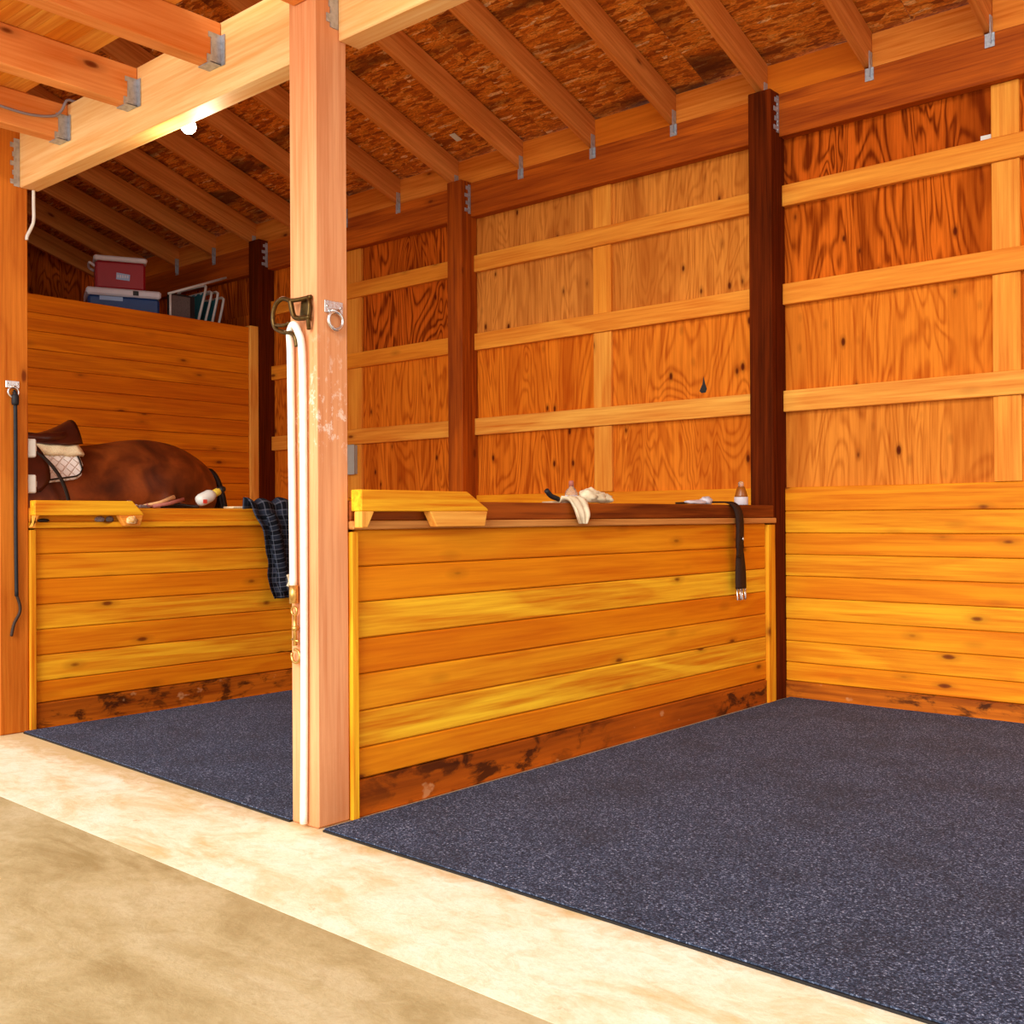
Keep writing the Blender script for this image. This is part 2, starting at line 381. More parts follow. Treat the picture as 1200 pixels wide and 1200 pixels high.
        o = bpy.data.objects.new(name, me); C.objects.link(o); o['_o'] = tuple(off)
        if parent is None: o.location = off
        else: o.parent = parent
        ALL.append(o); return o
ALL = []
def tag(o, label, cat, group=None):
    o['label'] = label; o['category'] = cat
    if group: o['group'] = group
    return o
def struct(o): o['kind'] = 'structure'; return o
def thing(name, loc, label, cat, group=None):
    o = bpy.data.objects.new(name, None); C.objects.link(o); o.location = loc; o.empty_display_size = .1
    o['_o'] = tuple(loc); ALL.append(o); return tag(o, label, cat, group)
def solid(name, label, cat, mat, mb, group=None): return tag(mb.build(name, mat), label, cat, group)
def copy_tree(o, parent=None, delta=(0, 0, 0)):
    c = o.copy(); C.objects.link(c); c.parent = parent
    if parent is None: c.location = Vector(o.location)+Vector(delta)
    ALL.append(c)
    for ch in list(o.children): copy_tree(ch, c)
    return c
def arc(c, r, a0, a1, n, plane='xz'):
    out = []
    for i in range(n+1):
        a = a0+(a1-a0)*i/n; u, v = r*math.cos(a), r*math.sin(a)
        out.append((c[0]+u, c[1], c[2]+v) if plane == 'xz' else (c[0], c[1]+u, c[2]+v) if plane == 'yz' else (c[0]+u, c[1]+v, c[2]))
    return out
def smooth_path(pts, n=6):
    P_ = [Vector(p) for p in pts]; out = []
    for i in range(len(P_)-1):
        p0 = P_[max(i-1, 0)]; p1 = P_[i]; p2 = P_[i+1]; p3 = P_[min(i+2, len(P_)-1)]
        for k in range(n):
            t_ = k/n; out.append(.5*((2*p1)+(p2-p0)*t_+(2*p0-5*p1+4*p2-p3)*t_**2+(3*p1-p0-3*p2+p3)*t_**3))
    out.append(P_[-1]); return out

# ------------------------------------------------------------------ key sizes
D = 3.32; B = 2.374; S = .139
SL = .3324
XR = 2.45; XL = -7.7
ORD = ['first', 'second', 'third', 'fourth', 'fifth', 'sixth', 'seventh', 'eighth', 'ninth', 'tenth', 'eleventh', 'twelfth', 'thirteenth', 'fourteenth', 'fifteenth', 'sixteenth']

# ------------------------------------------------------------------ floor
struct(MB().box((-9.5, -9, -.1), (7, 3.6, -.0004), bev=0).build('floor', M['aisle']))
struct(MB().prism([(XL, -.455), (-1.26, -.485), (1.46, -.545), (4.2, -.575), (4.2, 3.5), (XL, 3.5)], 2, -.0004, 0, 0, bev=0).build('trim_1', M['sill']))
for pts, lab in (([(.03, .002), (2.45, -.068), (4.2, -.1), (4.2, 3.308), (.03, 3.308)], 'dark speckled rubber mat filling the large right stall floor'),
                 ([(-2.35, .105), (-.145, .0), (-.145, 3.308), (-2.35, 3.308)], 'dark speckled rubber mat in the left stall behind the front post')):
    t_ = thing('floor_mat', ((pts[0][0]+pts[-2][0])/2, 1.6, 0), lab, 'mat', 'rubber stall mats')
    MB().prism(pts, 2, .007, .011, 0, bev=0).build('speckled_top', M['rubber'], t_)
    MB().prism([(x, y-(.006 if k < len(pts)-2 else 0)) for k, (x, y) in enumerate(pts)], 2, .0003, .0069, 0, bev=0).build('shadow_edge_layer', M['darkplastic'], t_)  # near-black layer set forward, puts the shadow line along the mat's front edge

# ------------------------------------------------------------------ back wall: plywood sheets
ply = MB(); rows = [0, 1.12, 1.67, 2.27, 2.82, 3.39]
cols = [(XL, -6.2, (1, .9, .9, .9, .9)), (-6.2, -4.82, (.9, .8, .8, .9, .9)), (-4.82, -3.67, (.5, .5, .6, .7, .7)), (-3.67, -2.45, (.5, .62, .52, .98, .92)),
        (-2.45, -1.25, (.4, .6, .5, .12, .15)), (-1.25, -.07, (.4, .46, .45, .22, .2)), (-.07, 1.19, (.4, .3, .42, .84, 1.0)), (1.19, XR, (.4, .35, .4, .8, .9)), (XR, 4.2, (.4, .35, .4, .8, .9))]
for x0, x1, tn in cols:
    for i in range(5):
        ply.box((x0+.001, 3.345, rows[i]), (x1-.001, 3.365, rows[i+1]), 2, (tn[i], random.random(), 0), 0)
wb = struct(ply.build('wall_back', M['ply']))
MB().prism([(-.562, 1.775), (-.548, 1.762), (-.520, 1.764), (-.512, 1.785), (-.523, 1.815), (-.534, 1.86), (-.541, 1.815)], 1, 3.342, 3.3445, 2, bev=0).build('knot_hole', M['darkplastic'], wb)['label'] = 'dark teardrop knot in the plywood'
wl = MB()
for i in range(6): wl.box((XL-.03, -.6+i*.7, 0), (XL, -.6+(i+1)*.7-.002, 5.2-.2*i), 2, .9, 0)
struct(wl.build('wall_left', M['ply']))
wf = MB()  # unseen boards added to keep daylight out of the loft and far left
for i in range(10): wf.box((XL+i*.72, -1.54, 2.9), (XL+i*.72+.718, -1.505, 4.97), 2, .8, 0)
for i in range(5): wf.box((XL+i*.57, .03, 0), (XL+i*.57+.568, .06, 2.62), 2, .6, 0)
struct(wf.build('front_light_block', M['ply']))
# roof deck (underside) and the outer slope
def roofz(y): return 3.60+SL*(3.275-y)
rf = MB(); ang = math.atan(SL)
y0, y1 = 3.9, -3.2
for i in range(11):
    x0 = XL-.1+i*1.22
    bm = [(x0, y0, roofz(y0)), (x0+1.217, y0, roofz(y0)), (x0+1.217, y1, roofz(y1)), (x0, y1, roofz(y1))]
    vs = bm+[(a, b, c+.014) for a, b, c in bm]; L = (y0-y1)/math.cos(ang); o = i*3.1
    gs = [(o+0, 0, 0), (o+1.217, 0, 0), (o+1.217, L, 0), (o, L, 0)]*2
    rf.add(vs, [(0, 1, 2, 3), (7, 6, 5, 4), (0, 4, 5, 1), (1, 5, 6, 2), (2, 6, 7, 3), (3, 7, 4, 0)], gs)
struct(rf.build('ceiling', M['osb']))

# rafters
def make_rafter(xr):
    z0 = 3.40; yb = 3.62; yt = -3.1; h = .186
    pts = [(yb, z0), (3.275, z0), (yt, z0+SL*(3.275-yt)), (yt, z0+SL*(3.275-yt)+h), (yb, z0-SL*(yb-3.275)+h)]
    # birdsmouth is hidden over the header: seat level
    mb = MB(); bm = bmesh.new()
    vs = [(x, y, z) for x in (xr-.038, xr) for y, z in pts]
    gs = [(v[1]*1.05, v[0]-xr, v[2]+SL*v[1]) for v in vs]
    mb.add(vs, [(0, 1, 2, 3, 4), (9, 8, 7, 6, 5)]+[(i, i+5, (i+1) % 5+5, (i+1) % 5) for i in range(5)], gs, (.4, .5, 0)); bm.free()
    r = mb.build('rafter', M['rafter'], base=(xr-.019, 3.275, 3.40))
    tie = MB(); tie.box((xr+.0005, 3.246, 3.335), (xr+.004, 3.284, 3.47), bev=0).box((xr-.03, 3.2695, 3.32), (xr+.016, 3.2745, 3.388), bev=0).box((xr+.004, 3.266, 3.35), (xr+.012, 3.27, 3.372), bev=0)
    tie.build('metal_tie', M['galv'], r)
    return r
rafters = [1.14-.607*i for i in range(15)]
first = make_rafter(rafters[0])
for i, xr in enumerate(rafters):
    r = first if i == 0 else copy_tree(first, None, (xr-rafters[0], 0, 0))
    tag(r, 'sloping roof rafter, %s from the right along the top of the back wall' % ORD[i], 'rafter', 'rafters under the roof boards')
# blocking boards between rafter ends
for i in range(15):
    a = rafters[i]; b = rafters[i-1]-.038 if i else 1.95
    solid('blocking_board', 'orange blocking board between rafter ends on the header, %s from the right' % ORD[i], 'board', M['block'],
          MB().box((a+.001, 3.287, 3.392), (b-.001, 3.325, 3.572), 0, None, .002), 'blocking boards between the rafters')

# header beams between back posts
PB = [0, -B, -2*B]           # right faces of the back posts
hd = [(.001, 4.2, 'right of the dark post'), (-B+.001, -S-.001, 'between the dark post and the next post left'), (-2*B+.001, -B-S-.001, 'behind the front post'), (XL, -2*B-S-.001, 'at the dark far left end')]
for a, b, w in hd:
    solid('header_beam', 'brown header beam under the rafters, %s' % w, 'beam', M['header'], MB().box((a, 3.275, 3.15), (b, 3.343, 3.391), 0, None, .003), 'header beams on the back wall')

# back posts
for x, mname, lab, ztop in ((0, 'darkpost', 'thick dark brown post on back wall at the end of the right divider', 3.397), (-B, 'midpost', 'orange brown post on back wall between middle and left bays', 3.397), (-2*B, 'darkpost', 'dark post beside the tall plank partition at far left', 3.397)):
    p = solid('back_post', lab, 'post', M[mname], MB().box((x-S, 3.18, 0), (x, 3.3435, ztop), 2, .5, .004), 'posts along the back wall')
    pl = MB(); pl.box((x+.0005, 3.25, 3.17), (x+.004, 3.274, 3.375), bev=0)
    for k in range(4): pl.box((x+.0005, 3.215+.012*(k % 2), 3.18+k*.052), (x+.004, 3.25, 3.205+k*.052), bev=0)
    for k in range(8): pl.box((x+.004, 3.255, 3.18+k*.024), (x+.007, 3.263, 3.188+k*.024), bev=0)
    pl.build('metal_plate', M['galv'], p)['label'] = 'galvanised joist hanger plate'
# wall rails (girts)
bays = [(.001, 4.2, 'right of the dark post'), (-B+.001, -S-.001, 'in the middle bay'), (-2*B+.001, -B-S-.001, 'in the left bay behind the front post')]
for zt, w in ((2.8835, 'upper'), (2.329, 'middle'), (1.727, 'lower')):
    for a, b, bw in bays:
        solid('wall_rail', '%s horizontal pine rail on the plywood wall %s' % (w, bw), 'rail', M['pine_rail'],
              MB().box((a, 3.306, zt-.118), (b, 3.3445, zt), 0, {'upper': .5, 'middle': .6, 'lower': .15}[w] + (.25 if 'left' in bw else 0), .003), 'horizontal rails on the back wall')
# vertical studs between the rails
for xa, xb, w in ((1.12, 1.25, 'near the right edge'), (-1.335, -1.195, 'in the middle bay'), (-3.77, -3.60, 'right beside the front post')):
    levels = [(1.187, 1.727-.119, 'lowest'), (1.728, 2.329-.119, 'second'), (2.33, 2.8835-.119, 'third'), (2.8845, 3.149, 'topmost')]
    for za, zb, lw in levels:
        solid('wall_stud', '%s short vertical stud between rails on the plywood wall %s' % (lw, w), 'stud', M['pine_rail'],
              MB().box((xa, 3.322, za), (xb, 3.3445, zb), 2, .35 + random.random()*.3, .002), 'short studs between the wall rails')

# low board lining of the back wall
def boards(mb, ax, lo, hi, zs, xa, xb, tones=None, bev=.004):
    """tongue and groove planks along axis ax between lo and hi, face thickness xa..xb on the other axis"""
    for i in range(len(zs)-1):
        za, zb = zs[i]+.0012, zs[i+1]-.0012; tn = tones[i] if tones else None
        if ax == 0: mb.box((lo, xa, za), (hi, xb, zb), 0, tn, bev)
        else: mb.box((xa, lo, za), (xb, hi, zb), 1, tn, bev)
for a, b, w in ((.001, 4.2, 'to the right of the dark post'), (-B+.001, -S-.001, 'behind the right divider'), (-2*B+.001, -B-S-.001, 'behind the left divider')):
    t_ = thing('board_lining', ((a+b)/2, 3.33, 0), 'yellow board lining low on the back wall, %s' % w, 'wall lining', 'low linings of the back wall')
    mb = MB(); boards(mb, 0, a, b, [.10, .205, .324, .446, .566, .687, .808, .928, 1.05, 1.185], 3.318, 3.3435, [.75, .55, .7, .4, .8, .5, .75, .4, .7])
    mb.build('boarding', M['pine'], t_)
    MB().box((a, 3.314, .0005), (b, 3.3435, .099), 0, None, .003).build('kickboard', M['kick'], t_)['label'] = 'dark stained bottom board'

# ------------------------------------------------------------------ tall partition at far left + loft behind it
XP = -2*B
t_ = thing('plank_partition', (XP-.05, 1.6, 0), 'tall orange plank partition behind the horse at far left', 'partition')
mb = MB(); zs = [0+.132*i for i in range(21)]; zs[-1] = 2.64
boards(mb, 1, .145, 3.095, zs, XP-.06, XP-.02, [.1+.8*random.random() for _ in range(20)], .004)
mb.build('boarding', M['pine_orange'], t_)
MB().box((XP-.075, 3.096, .0005), (XP, 3.178, 2.652), 2, .1, .003).build('edge_trim', M['pine_rail'], t_)
fl = MB()
for i in range(9): fl.box((XP-.062-.3*(i+1), .2, 2.585), (XP-.062-.3*i-.002, 3.34, 2.61), 1, None, .002)
solid('loft_floor', 'storage shelf floor of planks behind the tall partition, under the coolers', 'shelf', M['rafter'], fl)

# ------------------------------------------------------------------ stall dividers
def divider(x, label, key):
    t_ = thing('stall_divider', (x-.06, 1.65, 0), label, 'stall divider', 'low plank dividers between stalls')
    mb = MB(); zs = [.13, .235, .362, .488, .61, .735, .857, .9845]
    tones = [.85, .0, .65, .95, .03, .9, .75] if key else [.9, .15, .8, .1, .9, .5, .75]
    boards(mb, 1, .172, 3.098, zs, x-.03, x-.006, tones, .005)
    boards(mb, 1, .142, 3.178, zs, x-.128, x-.104, None, .005)
    mb.box((x-.1035, .142, .0), (x-.0305, .21, .97), 2, .4, 0).box((x-.1035, 3.11, 0), (x-.0305, 3.178, .97), 2, .4, 0)
    mb.build('boarding', M['pine'], t_)
    mk = MB(); mk.box((x-.032, .172, .0005), (x-.002, 3.098, .128), 1, None, .004); mk.box((x-.13, .142, .0005), (x-.102, 3.178, .128), 1, None, .004)
    mk.build('kickboard', M['kick'], t_)['label'] = 'dark stained bottom board'
    MB().box((x-.03, .1405, .0005), (x+.012, .171, .976), 2, .0, .003).build('edge_trim', M['pine'], t_)
    MB().box((x-.03, 3.099, .0005), (x+.012, 3.179, .976), 2, .35, .003).build('edge_trim', M['pine'], t_)
    MB().box((x-.137, .1405, .984), (x+.02, 3.179, 1.013), 1, .3, .004).build('cap_board', M['capedge'] if key else M['pine'], t_)
    MB().box((x-.125, .1405, 1.0135), (x+.004, 3.179, 1.083), 1, .3, .005).build('cap_rail', M['capwood'] if key else M['pine'], t_)['label'] = 'worn brown top rail' if key else 'yellow brown top rail'
    return t_
divider(0, 'low plank stall divider right of front post, with worn brown top rail', True)
divider(-B, 'low plank stall divider behind left post, with orange top rail', False)
# raised rail blocks fixed on the caps
def bridge(x, pts_top, opening, label):
    """raised rail: long top piece chamfered at the far end, standing on two short legs"""
    ya, yb, yc = pts_top; o0, o1 = opening
    t_ = thing('raised_rail', (x+.03, (ya+yb)/2, 1.0), label, 'rail', 'raised yellow rails on the dividers')
    MB().prism([(ya, 1.046), (yc, 1.046), (yc-.004, 1.056), (yb, 1.119), (ya, 1.119)], 0, x+.0055, x+.060, 1, .02, .003).build('top_piece', M['pine'], t_)
    MB().prism([(ya, .990), (o0-.03, .990), (o0, 1.0455), (ya, 1.0455)], 0, x+.0215, x+.060, 2, .0, .003).build('leg', M['pine_rail'], t_)
    MB().prism([(o1+.035, .990), (yc-.02, .990), (yc-.005, 1.0455), (o1, 1.0455)], 0, x+.0215, x+.060, 1, .1, .003).build('leg', M['pine_rail'], t_)
bridge(0, (.142, .66, .775), (.20, .465), 'raised yellow rail with slot on right divider, touching the front post')
bridge(-B, (.142, .65, .715), (.165, .575), 'raised yellow rail with long slot on left divider, touching the left post')

# ------------------------------------------------------------------ front posts, beams, loft joists
t_ = thing('front_post', (-S/2, S/2, 0), 'tall pale timber post in the foreground with white hoses on it', 'post')
MB().box((-S, 0, 0.001), (0, S, 4.43), 2, .4, .007).build('timber', M['post'], t_)
pl = MB(); pl.box((.0005, .066, 2.665), (.004, .099, 2.93), bev=0)
for k in range(5): pl.box((.0005, .05+.010*(k % 2), 2.68+k*.052), (.004, .066, 2.708+k*.052), bev=0)
pl.build('metal_plate', M['galv'], t_)['label'] = 'galvanised beam hanger plate'
t_ = thing('front_post', (-B-S/2, S/2, 0), 'orange timber post at the left edge with ring and black strap', 'post')
MB().box((-B-S, 0, .001), (-B, S, 4.43), 2, .4, .005).build('timber', M['sidepost'], t_)
pl = MB(); pl.box((-B+.0005, .072, 2.63), (-B+.004, .099, 2.86), bev=0)
for k in range(5): pl.box((-B+.0005, .055+.010*(k % 2), 2.64+k*.044), (-B+.004, .072, 2.662+k*.044), bev=0)
pl.box((-B-S+.02, -.004, 2.65), (-B-S+.06, -.0005, 2.82), bev=0)
pl.build('metal_plate', M['galv'], t_)['label'] = 'galvanised beam hanger plate'
MB().box((-2*B-S, 0, .001), (-2*B, S, 4.0), 2, .4, .005)
for a, b, w in ((.001, 4.2, 'right of the foreground post'), (-B+.001, -S-.001, 'left of the foreground post, holding loft joists'), (XL, -B-S-.001, 'beyond the left edge post')):
    bmz = MB().box((a, .10, 2.628), (b, .19, 2.905), 0, .25, .004)
    be = solid('front_beam', 'pale front beam %s' % w, 'beam', M['beam'], bmz, 'front beams')
JX = [2.95, 2.35, 1.74, 1.13, .53, -.08, -.68, -1.285, -1.885, -2.49]
def make_joist(x, yend=.0985):
    j = MB().box((x-.075, -1.5, 2.742), (x, yend, 2.900), 1, .4, .004).build('loft_joist', M['joist'])
    h = MB()
    if yend > .05:
        h.box((x+.0005, yend-.045, 2.735), (x+.004, yend, 2.85), bev=0)
        h.box((x+.0005, yend-.062, 2.735), (x+.004, yend-.045, 2.765), bev=0).box((x+.0005, yend-.056, 2.83), (x+.004, yend-.045, 2.85), bev=0)
        h.box((x+.004, yend-.003, 2.735), (x+.028, yend, 2.85), bev=0)
        h.box((x-.078, yend-.05, 2.737), (x+.004, yend, 2.7405), bev=0)
        h.build('joist_hanger', M['galv'], j)
    return j
jf = make_joist(-.68)
labs = {-.68: 'loft joist on the pale front beam, nearest to the foreground post', -1.285: 'second loft joist left of the foreground post, on the front beam', -1.885: 'lowest left loft joist with grey cable, on the front beam'}
for x, l in labs.items():
    j = jf if x == -.68 else copy_tree(jf, None, (x+.68, 0, 0)); tag(j, l, 'joist', 'loft joists over the aisle')
j2 = make_joist(-.03, -.002); tag(j2, 'loft joist butting the front of the foreground post at the top', 'joist', 'loft joists over the aisle')
j3 = copy_tree(j2, None, (-B-.02, 0, 0)); tag(j3, 'loft joist butting the left edge post near the top', 'joist', 'loft joists over the aisle')
dk = MB()
for i in range(28): dk.box((XL, -1.503+i*.0504, 2.9015), (.6, -1.503+i*.0504+.0496, 2.92), 0, .0+.9*random.random(), .001)
solid('loft_deck', 'pale board deck lying on the loft joists at top left', 'decking', M['pine_rail'], dk)

# ------------------------------------------------------------------ small fixed items
# bulb under the beam
LB = (-1.11, .228, 2.715)
t_ = thing('light_bulb', LB, 'lit round bulb in a holder behind the lower edge of the front beam', 'light')
MB().box((LB[0]-.03, .1905, 2.70), (LB[0]+.03, .205, 2.78), bev=.003).lathe([(.03, .035), (.03, .0), (.024, -.018), (.020, -.03)], LB).build('bulb_holder', M['whiteplastic'], t_)
MB().lathe([(.014, -.031), (.018, -.038), (.029, -.054), (.032, -.068), (.028, -.082), (.017, -.093), (.002, -.097)], LB).build('glass_bulb', M['bulb'], t_)
# grey cable on the joist
solid('grey_cable', 'sagging grey cable along the lowest left loft joist', 'cable', M['greycable'],
      MB().tube(smooth_path([(-1.876, -1.4, 2.86), (-1.876, -.9, 2.85), (-1.876, -.5, 2.845), (-1.876, -.28, 2.815), (-1.876, -.1, 2.805), (-1.872, .02, 2.825), (-1.865, .06, 2.86), (-1.86, .085, 2.912), (-1.86, .14, 2.912)]), .006, 8))
solid('conduit', 'short white conduit bending from the beam to the left edge post', 'conduit', M['whiteplastic'],
      MB().tube(smooth_path([(-B+.012, .162, 2.626), (-B+.012, .162, 2.56), (-B+.012, .162, 2.48), (-B+.010, .15, 2.44), (-B+.009, .132, 2.40), (-B+.009, .13, 2.38)], 4), .008, 8))
# junction plate on the wall stud
t_ = thing('junction_box', (-3.69, 3.31, 1.37), 'grey junction box on the wall stud just right of the foreground post', 'electrical box')
MB().box((-3.755, 3.285, 1.375), (-3.65, 3.3215, 1.60), bev=.004).build('body', M['greyplate'], t_)
MB().box((-3.76, 3.281, 1.37), (-3.645, 3.2848, 1.605), bev=.001).build('cover', M['greyplate'], t_)
# paper tag
solid('paper_tag', 'small white paper scrap stapled above the upper rail near the right edge', 'paper', M['whiteplastic'], MB().box((1.065, 3.339, 2.893), (1.115, 3.3445, 2.915), bev=0))
solid('paper_tag', 'small white tag on the roof boards above the post behind the foreground', 'paper', M['whiteplastic'],
      MB().box((-2.36, 3.05, roofz(3.09)-.006), (-2.31, 3.13, roofz(3.09)-.003), bev=0, mat=Matrix.Rotation(-ang, 3, 'X')))

# ring plate on the foreground post side
def ring_plate(x, y, z, label, s=1.0):
    t_ = thing('tie_ring', (x, y, z-.06), label, 'tie ring', 'tie rings on the posts')
    p = MB(); p.box((x+.0005, y-.034*s, z-.008*s), (x+.005, y+.034*s, z+.028*s), bev=.0015)
    p.tube([(x+.005, y-.012*s, z-.004), (x+.012, y-.012*s, z-.002), (x+.012, y+.012*s, z-.002), (x+.005, y+.012*s, z-.004)], .006*s, 8)
    for yy in (-.025*s, .025*s): p.lathe([(.005, 0), (.004, .003)], (x+.005, y+yy, z+.012), 8, Matrix.Rotation(PI/2, 3, 'Y'))
    p.build('plate', M['chrome'], t_)
    MB().tube(arc((x+.013, y, z-.03*s), .026*s, 0, 2*PI*(1-1/24), 23, 'yz'), .0052*s, 8, True).build('ring', M['chrome'], t_)
    return t_
ring_plate(0, .074, 1.716, 'silver ring plate on the right side of the foreground post', 1.15)
ring_plate(-B, .062, 1.665, 'silver ring plate on the left edge post', .95)

# bronze tie hook on the foreground post front
SHF = .026
t_ = thing('tie_hook', (-.07, -.01, 1.66), 'large bronze hook on the foreground post holding the white hose', 'hook')
p = MB(); p.prism([(-.085, 1.695), (-.03, 1.675), (-.022, 1.72), (-.035, 1.762), (-.075, 1.758)], 1, -.006, -.0005, 2, bev=.001)
p.tube(smooth_path([(-.03, -.012, 1.755), (-.015, -.02, 1.72), (-.02, -.02, 1.675), (-.028, -.012, 1.645)]), .007, 8)
p.build('plate', M['bronze'], t_).location.x += .008
p = MB(); p.tube(smooth_path([(-.035, -.010, 1.752), (-.08, -.02, 1.748), (-.12, -.03, 1.748), (-.155, -.034, 1.758), (-.19, -.036, 1.745), (-.208, -.036, 1.705), (-.195, -.036, 1.665), (-.15, -.036, 1.645), (-.11, -.036, 1.638), (-.088, -.036, 1.62), (-.082, -.034, 1.59)]), .0075, 10)
p.tube(smooth_path([(-.12, -.03, 1.748), (-.105, -.03, 1.70), (-.085, -.028, 1.685), (-.03, -.02, 1.683)]), .009, 8)
p.tube(smooth_path([(-.195, -.036, 1.675), (-.15, -.04, 1.667), (-.115, -.036, 1.672)]), .006, 8)
p.build('hook', M['bronze'], t_).location.x += SHF

# white hose covered cross tie
t_ = thing('cross_tie', (-.1, -.03, .02), 'white hose covered cross tie hanging from the bronze hook', 'cross tie')
MB().tube(smooth_path([(-.127, -.018, .795), (-.130, -.018, 1.1), (-.134, -.018, 1.4), (-.134, -.02, 1.58), (-.126, -.028, 1.64), (-.10, -.034, 1.664), (-.078, -.032, 1.64), (-.070, -.022, 1.57), (-.072, -.016, 1.3), (-.072, -.016, .9), (-.074, -.016, .4), (-.080, -.016, .015)], 8), .0125, 12).build('hose', M['hose'], t_).location.x += SHF
p = MB(); p.tube([(-.125, -.018, .80), (-.124, -.018, .74)], .016, 10)
p.tube(arc((-.122, -.018, .715), .014, 0, 2*PI*.95, 18, 'xz'), .004, 8, True)
p.tube([(-.120, -.018, .70), (-.118, -.018, .60)], .0075, 8); p.tube([(-.118, -.018, .665), (-.118, -.018, .65)], .012, 8)
p.tube(arc((-.115, -.018, .565), .022, .6*PI, -1.15*PI, 18, 'xz'), .005, 8); p.tube([(-.135, -.018, .62), (-.1, -.018, .615)], .004, 8)
q = p.build('snap_hook', M['brass'], t_); q['label'] = 'brass snap hook at the hose end'; q.location.x += SHF

# black strap on the left edge post
t_ = thing('tie_strap', (-B+.012, .07, .47), 'long black tie strap hanging from the ring on the left edge post', 'strap')
MB().tube(smooth_path([(-B+.014, .065, 1.64), (-B+.014, .07, 1.60), (-B+.013, .072, 1.3), (-B+.013, .071, 1.0), (-B+.013, .074, .66)], 8), .0095, 8).build('strap', M['black'], t_)
MB().tube(smooth_path([(-B+.013, .074, .665), (-B+.014, .088, .62), (-B+.014, .088, .58), (-B+.014, .062, .53), (-B+.014, .048, .47)], 5), .0075, 8).build('loose_end', M['ropecoil'], t_)
MB().lathe([(.014, 0), (.017, .01), (.017, .04), (.014, .05)], (-B+.0175, .0685, 1.575), 10).build('knot', M['black'], t_)
# coil of rope on the left post front face
solid('rope_coil', 'dark rope coil hanging on the front of the left edge post', 'rope', M['ropecoil'],
      MB().tube([(-B-.1+.075*math.cos(a), -.02-.004*math.sin(a*3), 1.5+.12*math.sin(a)) for a in [2*PI*k/30 for k in range(30)]], .014, 8, True)
      .tube([(-B-.1+.065*math.cos(a), -.04-.004*math.sin(a*3), 1.48+.11*math.sin(a)) for a in [2*PI*k/30 for k in range(30)]], .012, 8, True)
      .box((-B-.11, -.03, 1.6), (-B-.09, -.0005, 1.615), bev=.002))
# plastic brackets behind the left post
for z, w in ((1.33, 'upper'), (1.155, 'lower')):
    b = MB().box((-B-.06, .1395, z), (-B-.012, .185, z+.09), bev=.006).box((-B-.05, .185, z+.03), (-B-.025, .192, z+.06), bev=.003)
    solid('plastic_bracket', '%s white plastic bracket behind the left edge post, above the divider' % w, 'bracket', M['whiteplastic'], b, 'white brackets behind the left post')

# ------------------------------------------------------------------ draped cloth helper
def drape(path, yr, nw, amp, seed, th=.004, edge=None, freq=9):
    """path: list of (x, z); yr: list of (y0, y1) per path point; builds a folded sheet of thickness th"""
    P2 = smooth_path([(x, 0, z) for x, z in path], 5); n = len(P2); vs, gs = [], []
    rngs = smooth_path([(a, b, 0) for a, b in yr], 5)
    L = 0
    for i, p in enumerate(P2):
        if i: L += (p-P2[i-1]).length
        a, b = rngs[i].x, rngs[i].y
        t_ = (P2[min(i+1, n-1)]-P2[max(i-1, 0)]).normalized(); nn = Vector((-t_.z, 0, t_.x))
        if nn.x < 0 or (abs(nn.x) < .3 and nn.z < 0): nn = -nn
        for k in range(nw+1):
            u = k/nw; y = a+(b-a)*u
            w = abs(math.sin(u*freq+seed+.9*noise.noise(Vector((u*3, L*3, seed)))))*.7+.5*(noise.noise(Vector((u*5, L*9, seed+4)))+.5)
            e = max(0, w)*amp; yy = y+.012*noise.noise(Vector((u*4, L*10, seed+9)))*(1 if amp > .006 else .3)
            vs.append(p+nn*e+Vector((0, yy, 0))); gs.append((L, (u-.5)*.4, 0))
    fs = [(i*(nw+1)+k, i*(nw+1)+k+1, (i+1)*(nw+1)+k+1, (i+1)*(nw+1)+k) for i in range(n-1) for k in range(nw)]
    return MB().add(vs, fs, gs, smooth=True)
def solidify(o, th):
    m = o.modifiers.new('thick', 'SOLIDIFY'); m.thickness = th; m.offset = 1 if False else 0
    return o
# plaid shirt over the left divider
X0 = -B
o = drape([(X0-.11, 1.092), (X0-.03, 1.100), (X0+.022, 1.098), (X0+.036, 1.04), (X0+.04, .95), (X0+.03, .80), (X0+.03, .68), (X0+.032, .56)],
          [(1.36, 1.80), (1.36, 1.80), (1.37, 1.82), (1.39, 1.80), (1.44, 1.80), (1.49, 1.79), (1.49, 1.77), (1.53, 1.76)], 26, .045, 2.0).build('plaid_shirt', M['plaid'])
tag(o, 'dark navy plaid shirt hanging over the far part of the left divider', 'shirt'); solidify(o, .004)
sl = MB().tube(smooth_path([(X0+.075, 1.50, 1.05), (X0+.08, 1.53, .95), (X0+.072, 1.56, .82), (X0+.066, 1.59, .70), (X0+.06, 1.61, .61)], 5), [.03]*6+[.034]*10+[.038]*5, 12)
sv = sl.build('sleeve', M['plaid'], o)
MB().tube(smooth_path([(X0+.102, 1.60, .70), (X0+.104, 1.612, .66), (X0+.102, 1.60, .63)], 4), .010, 8).build('cuff_lining', M['rag'], o)['label'] = 'tan lining at the cuff'
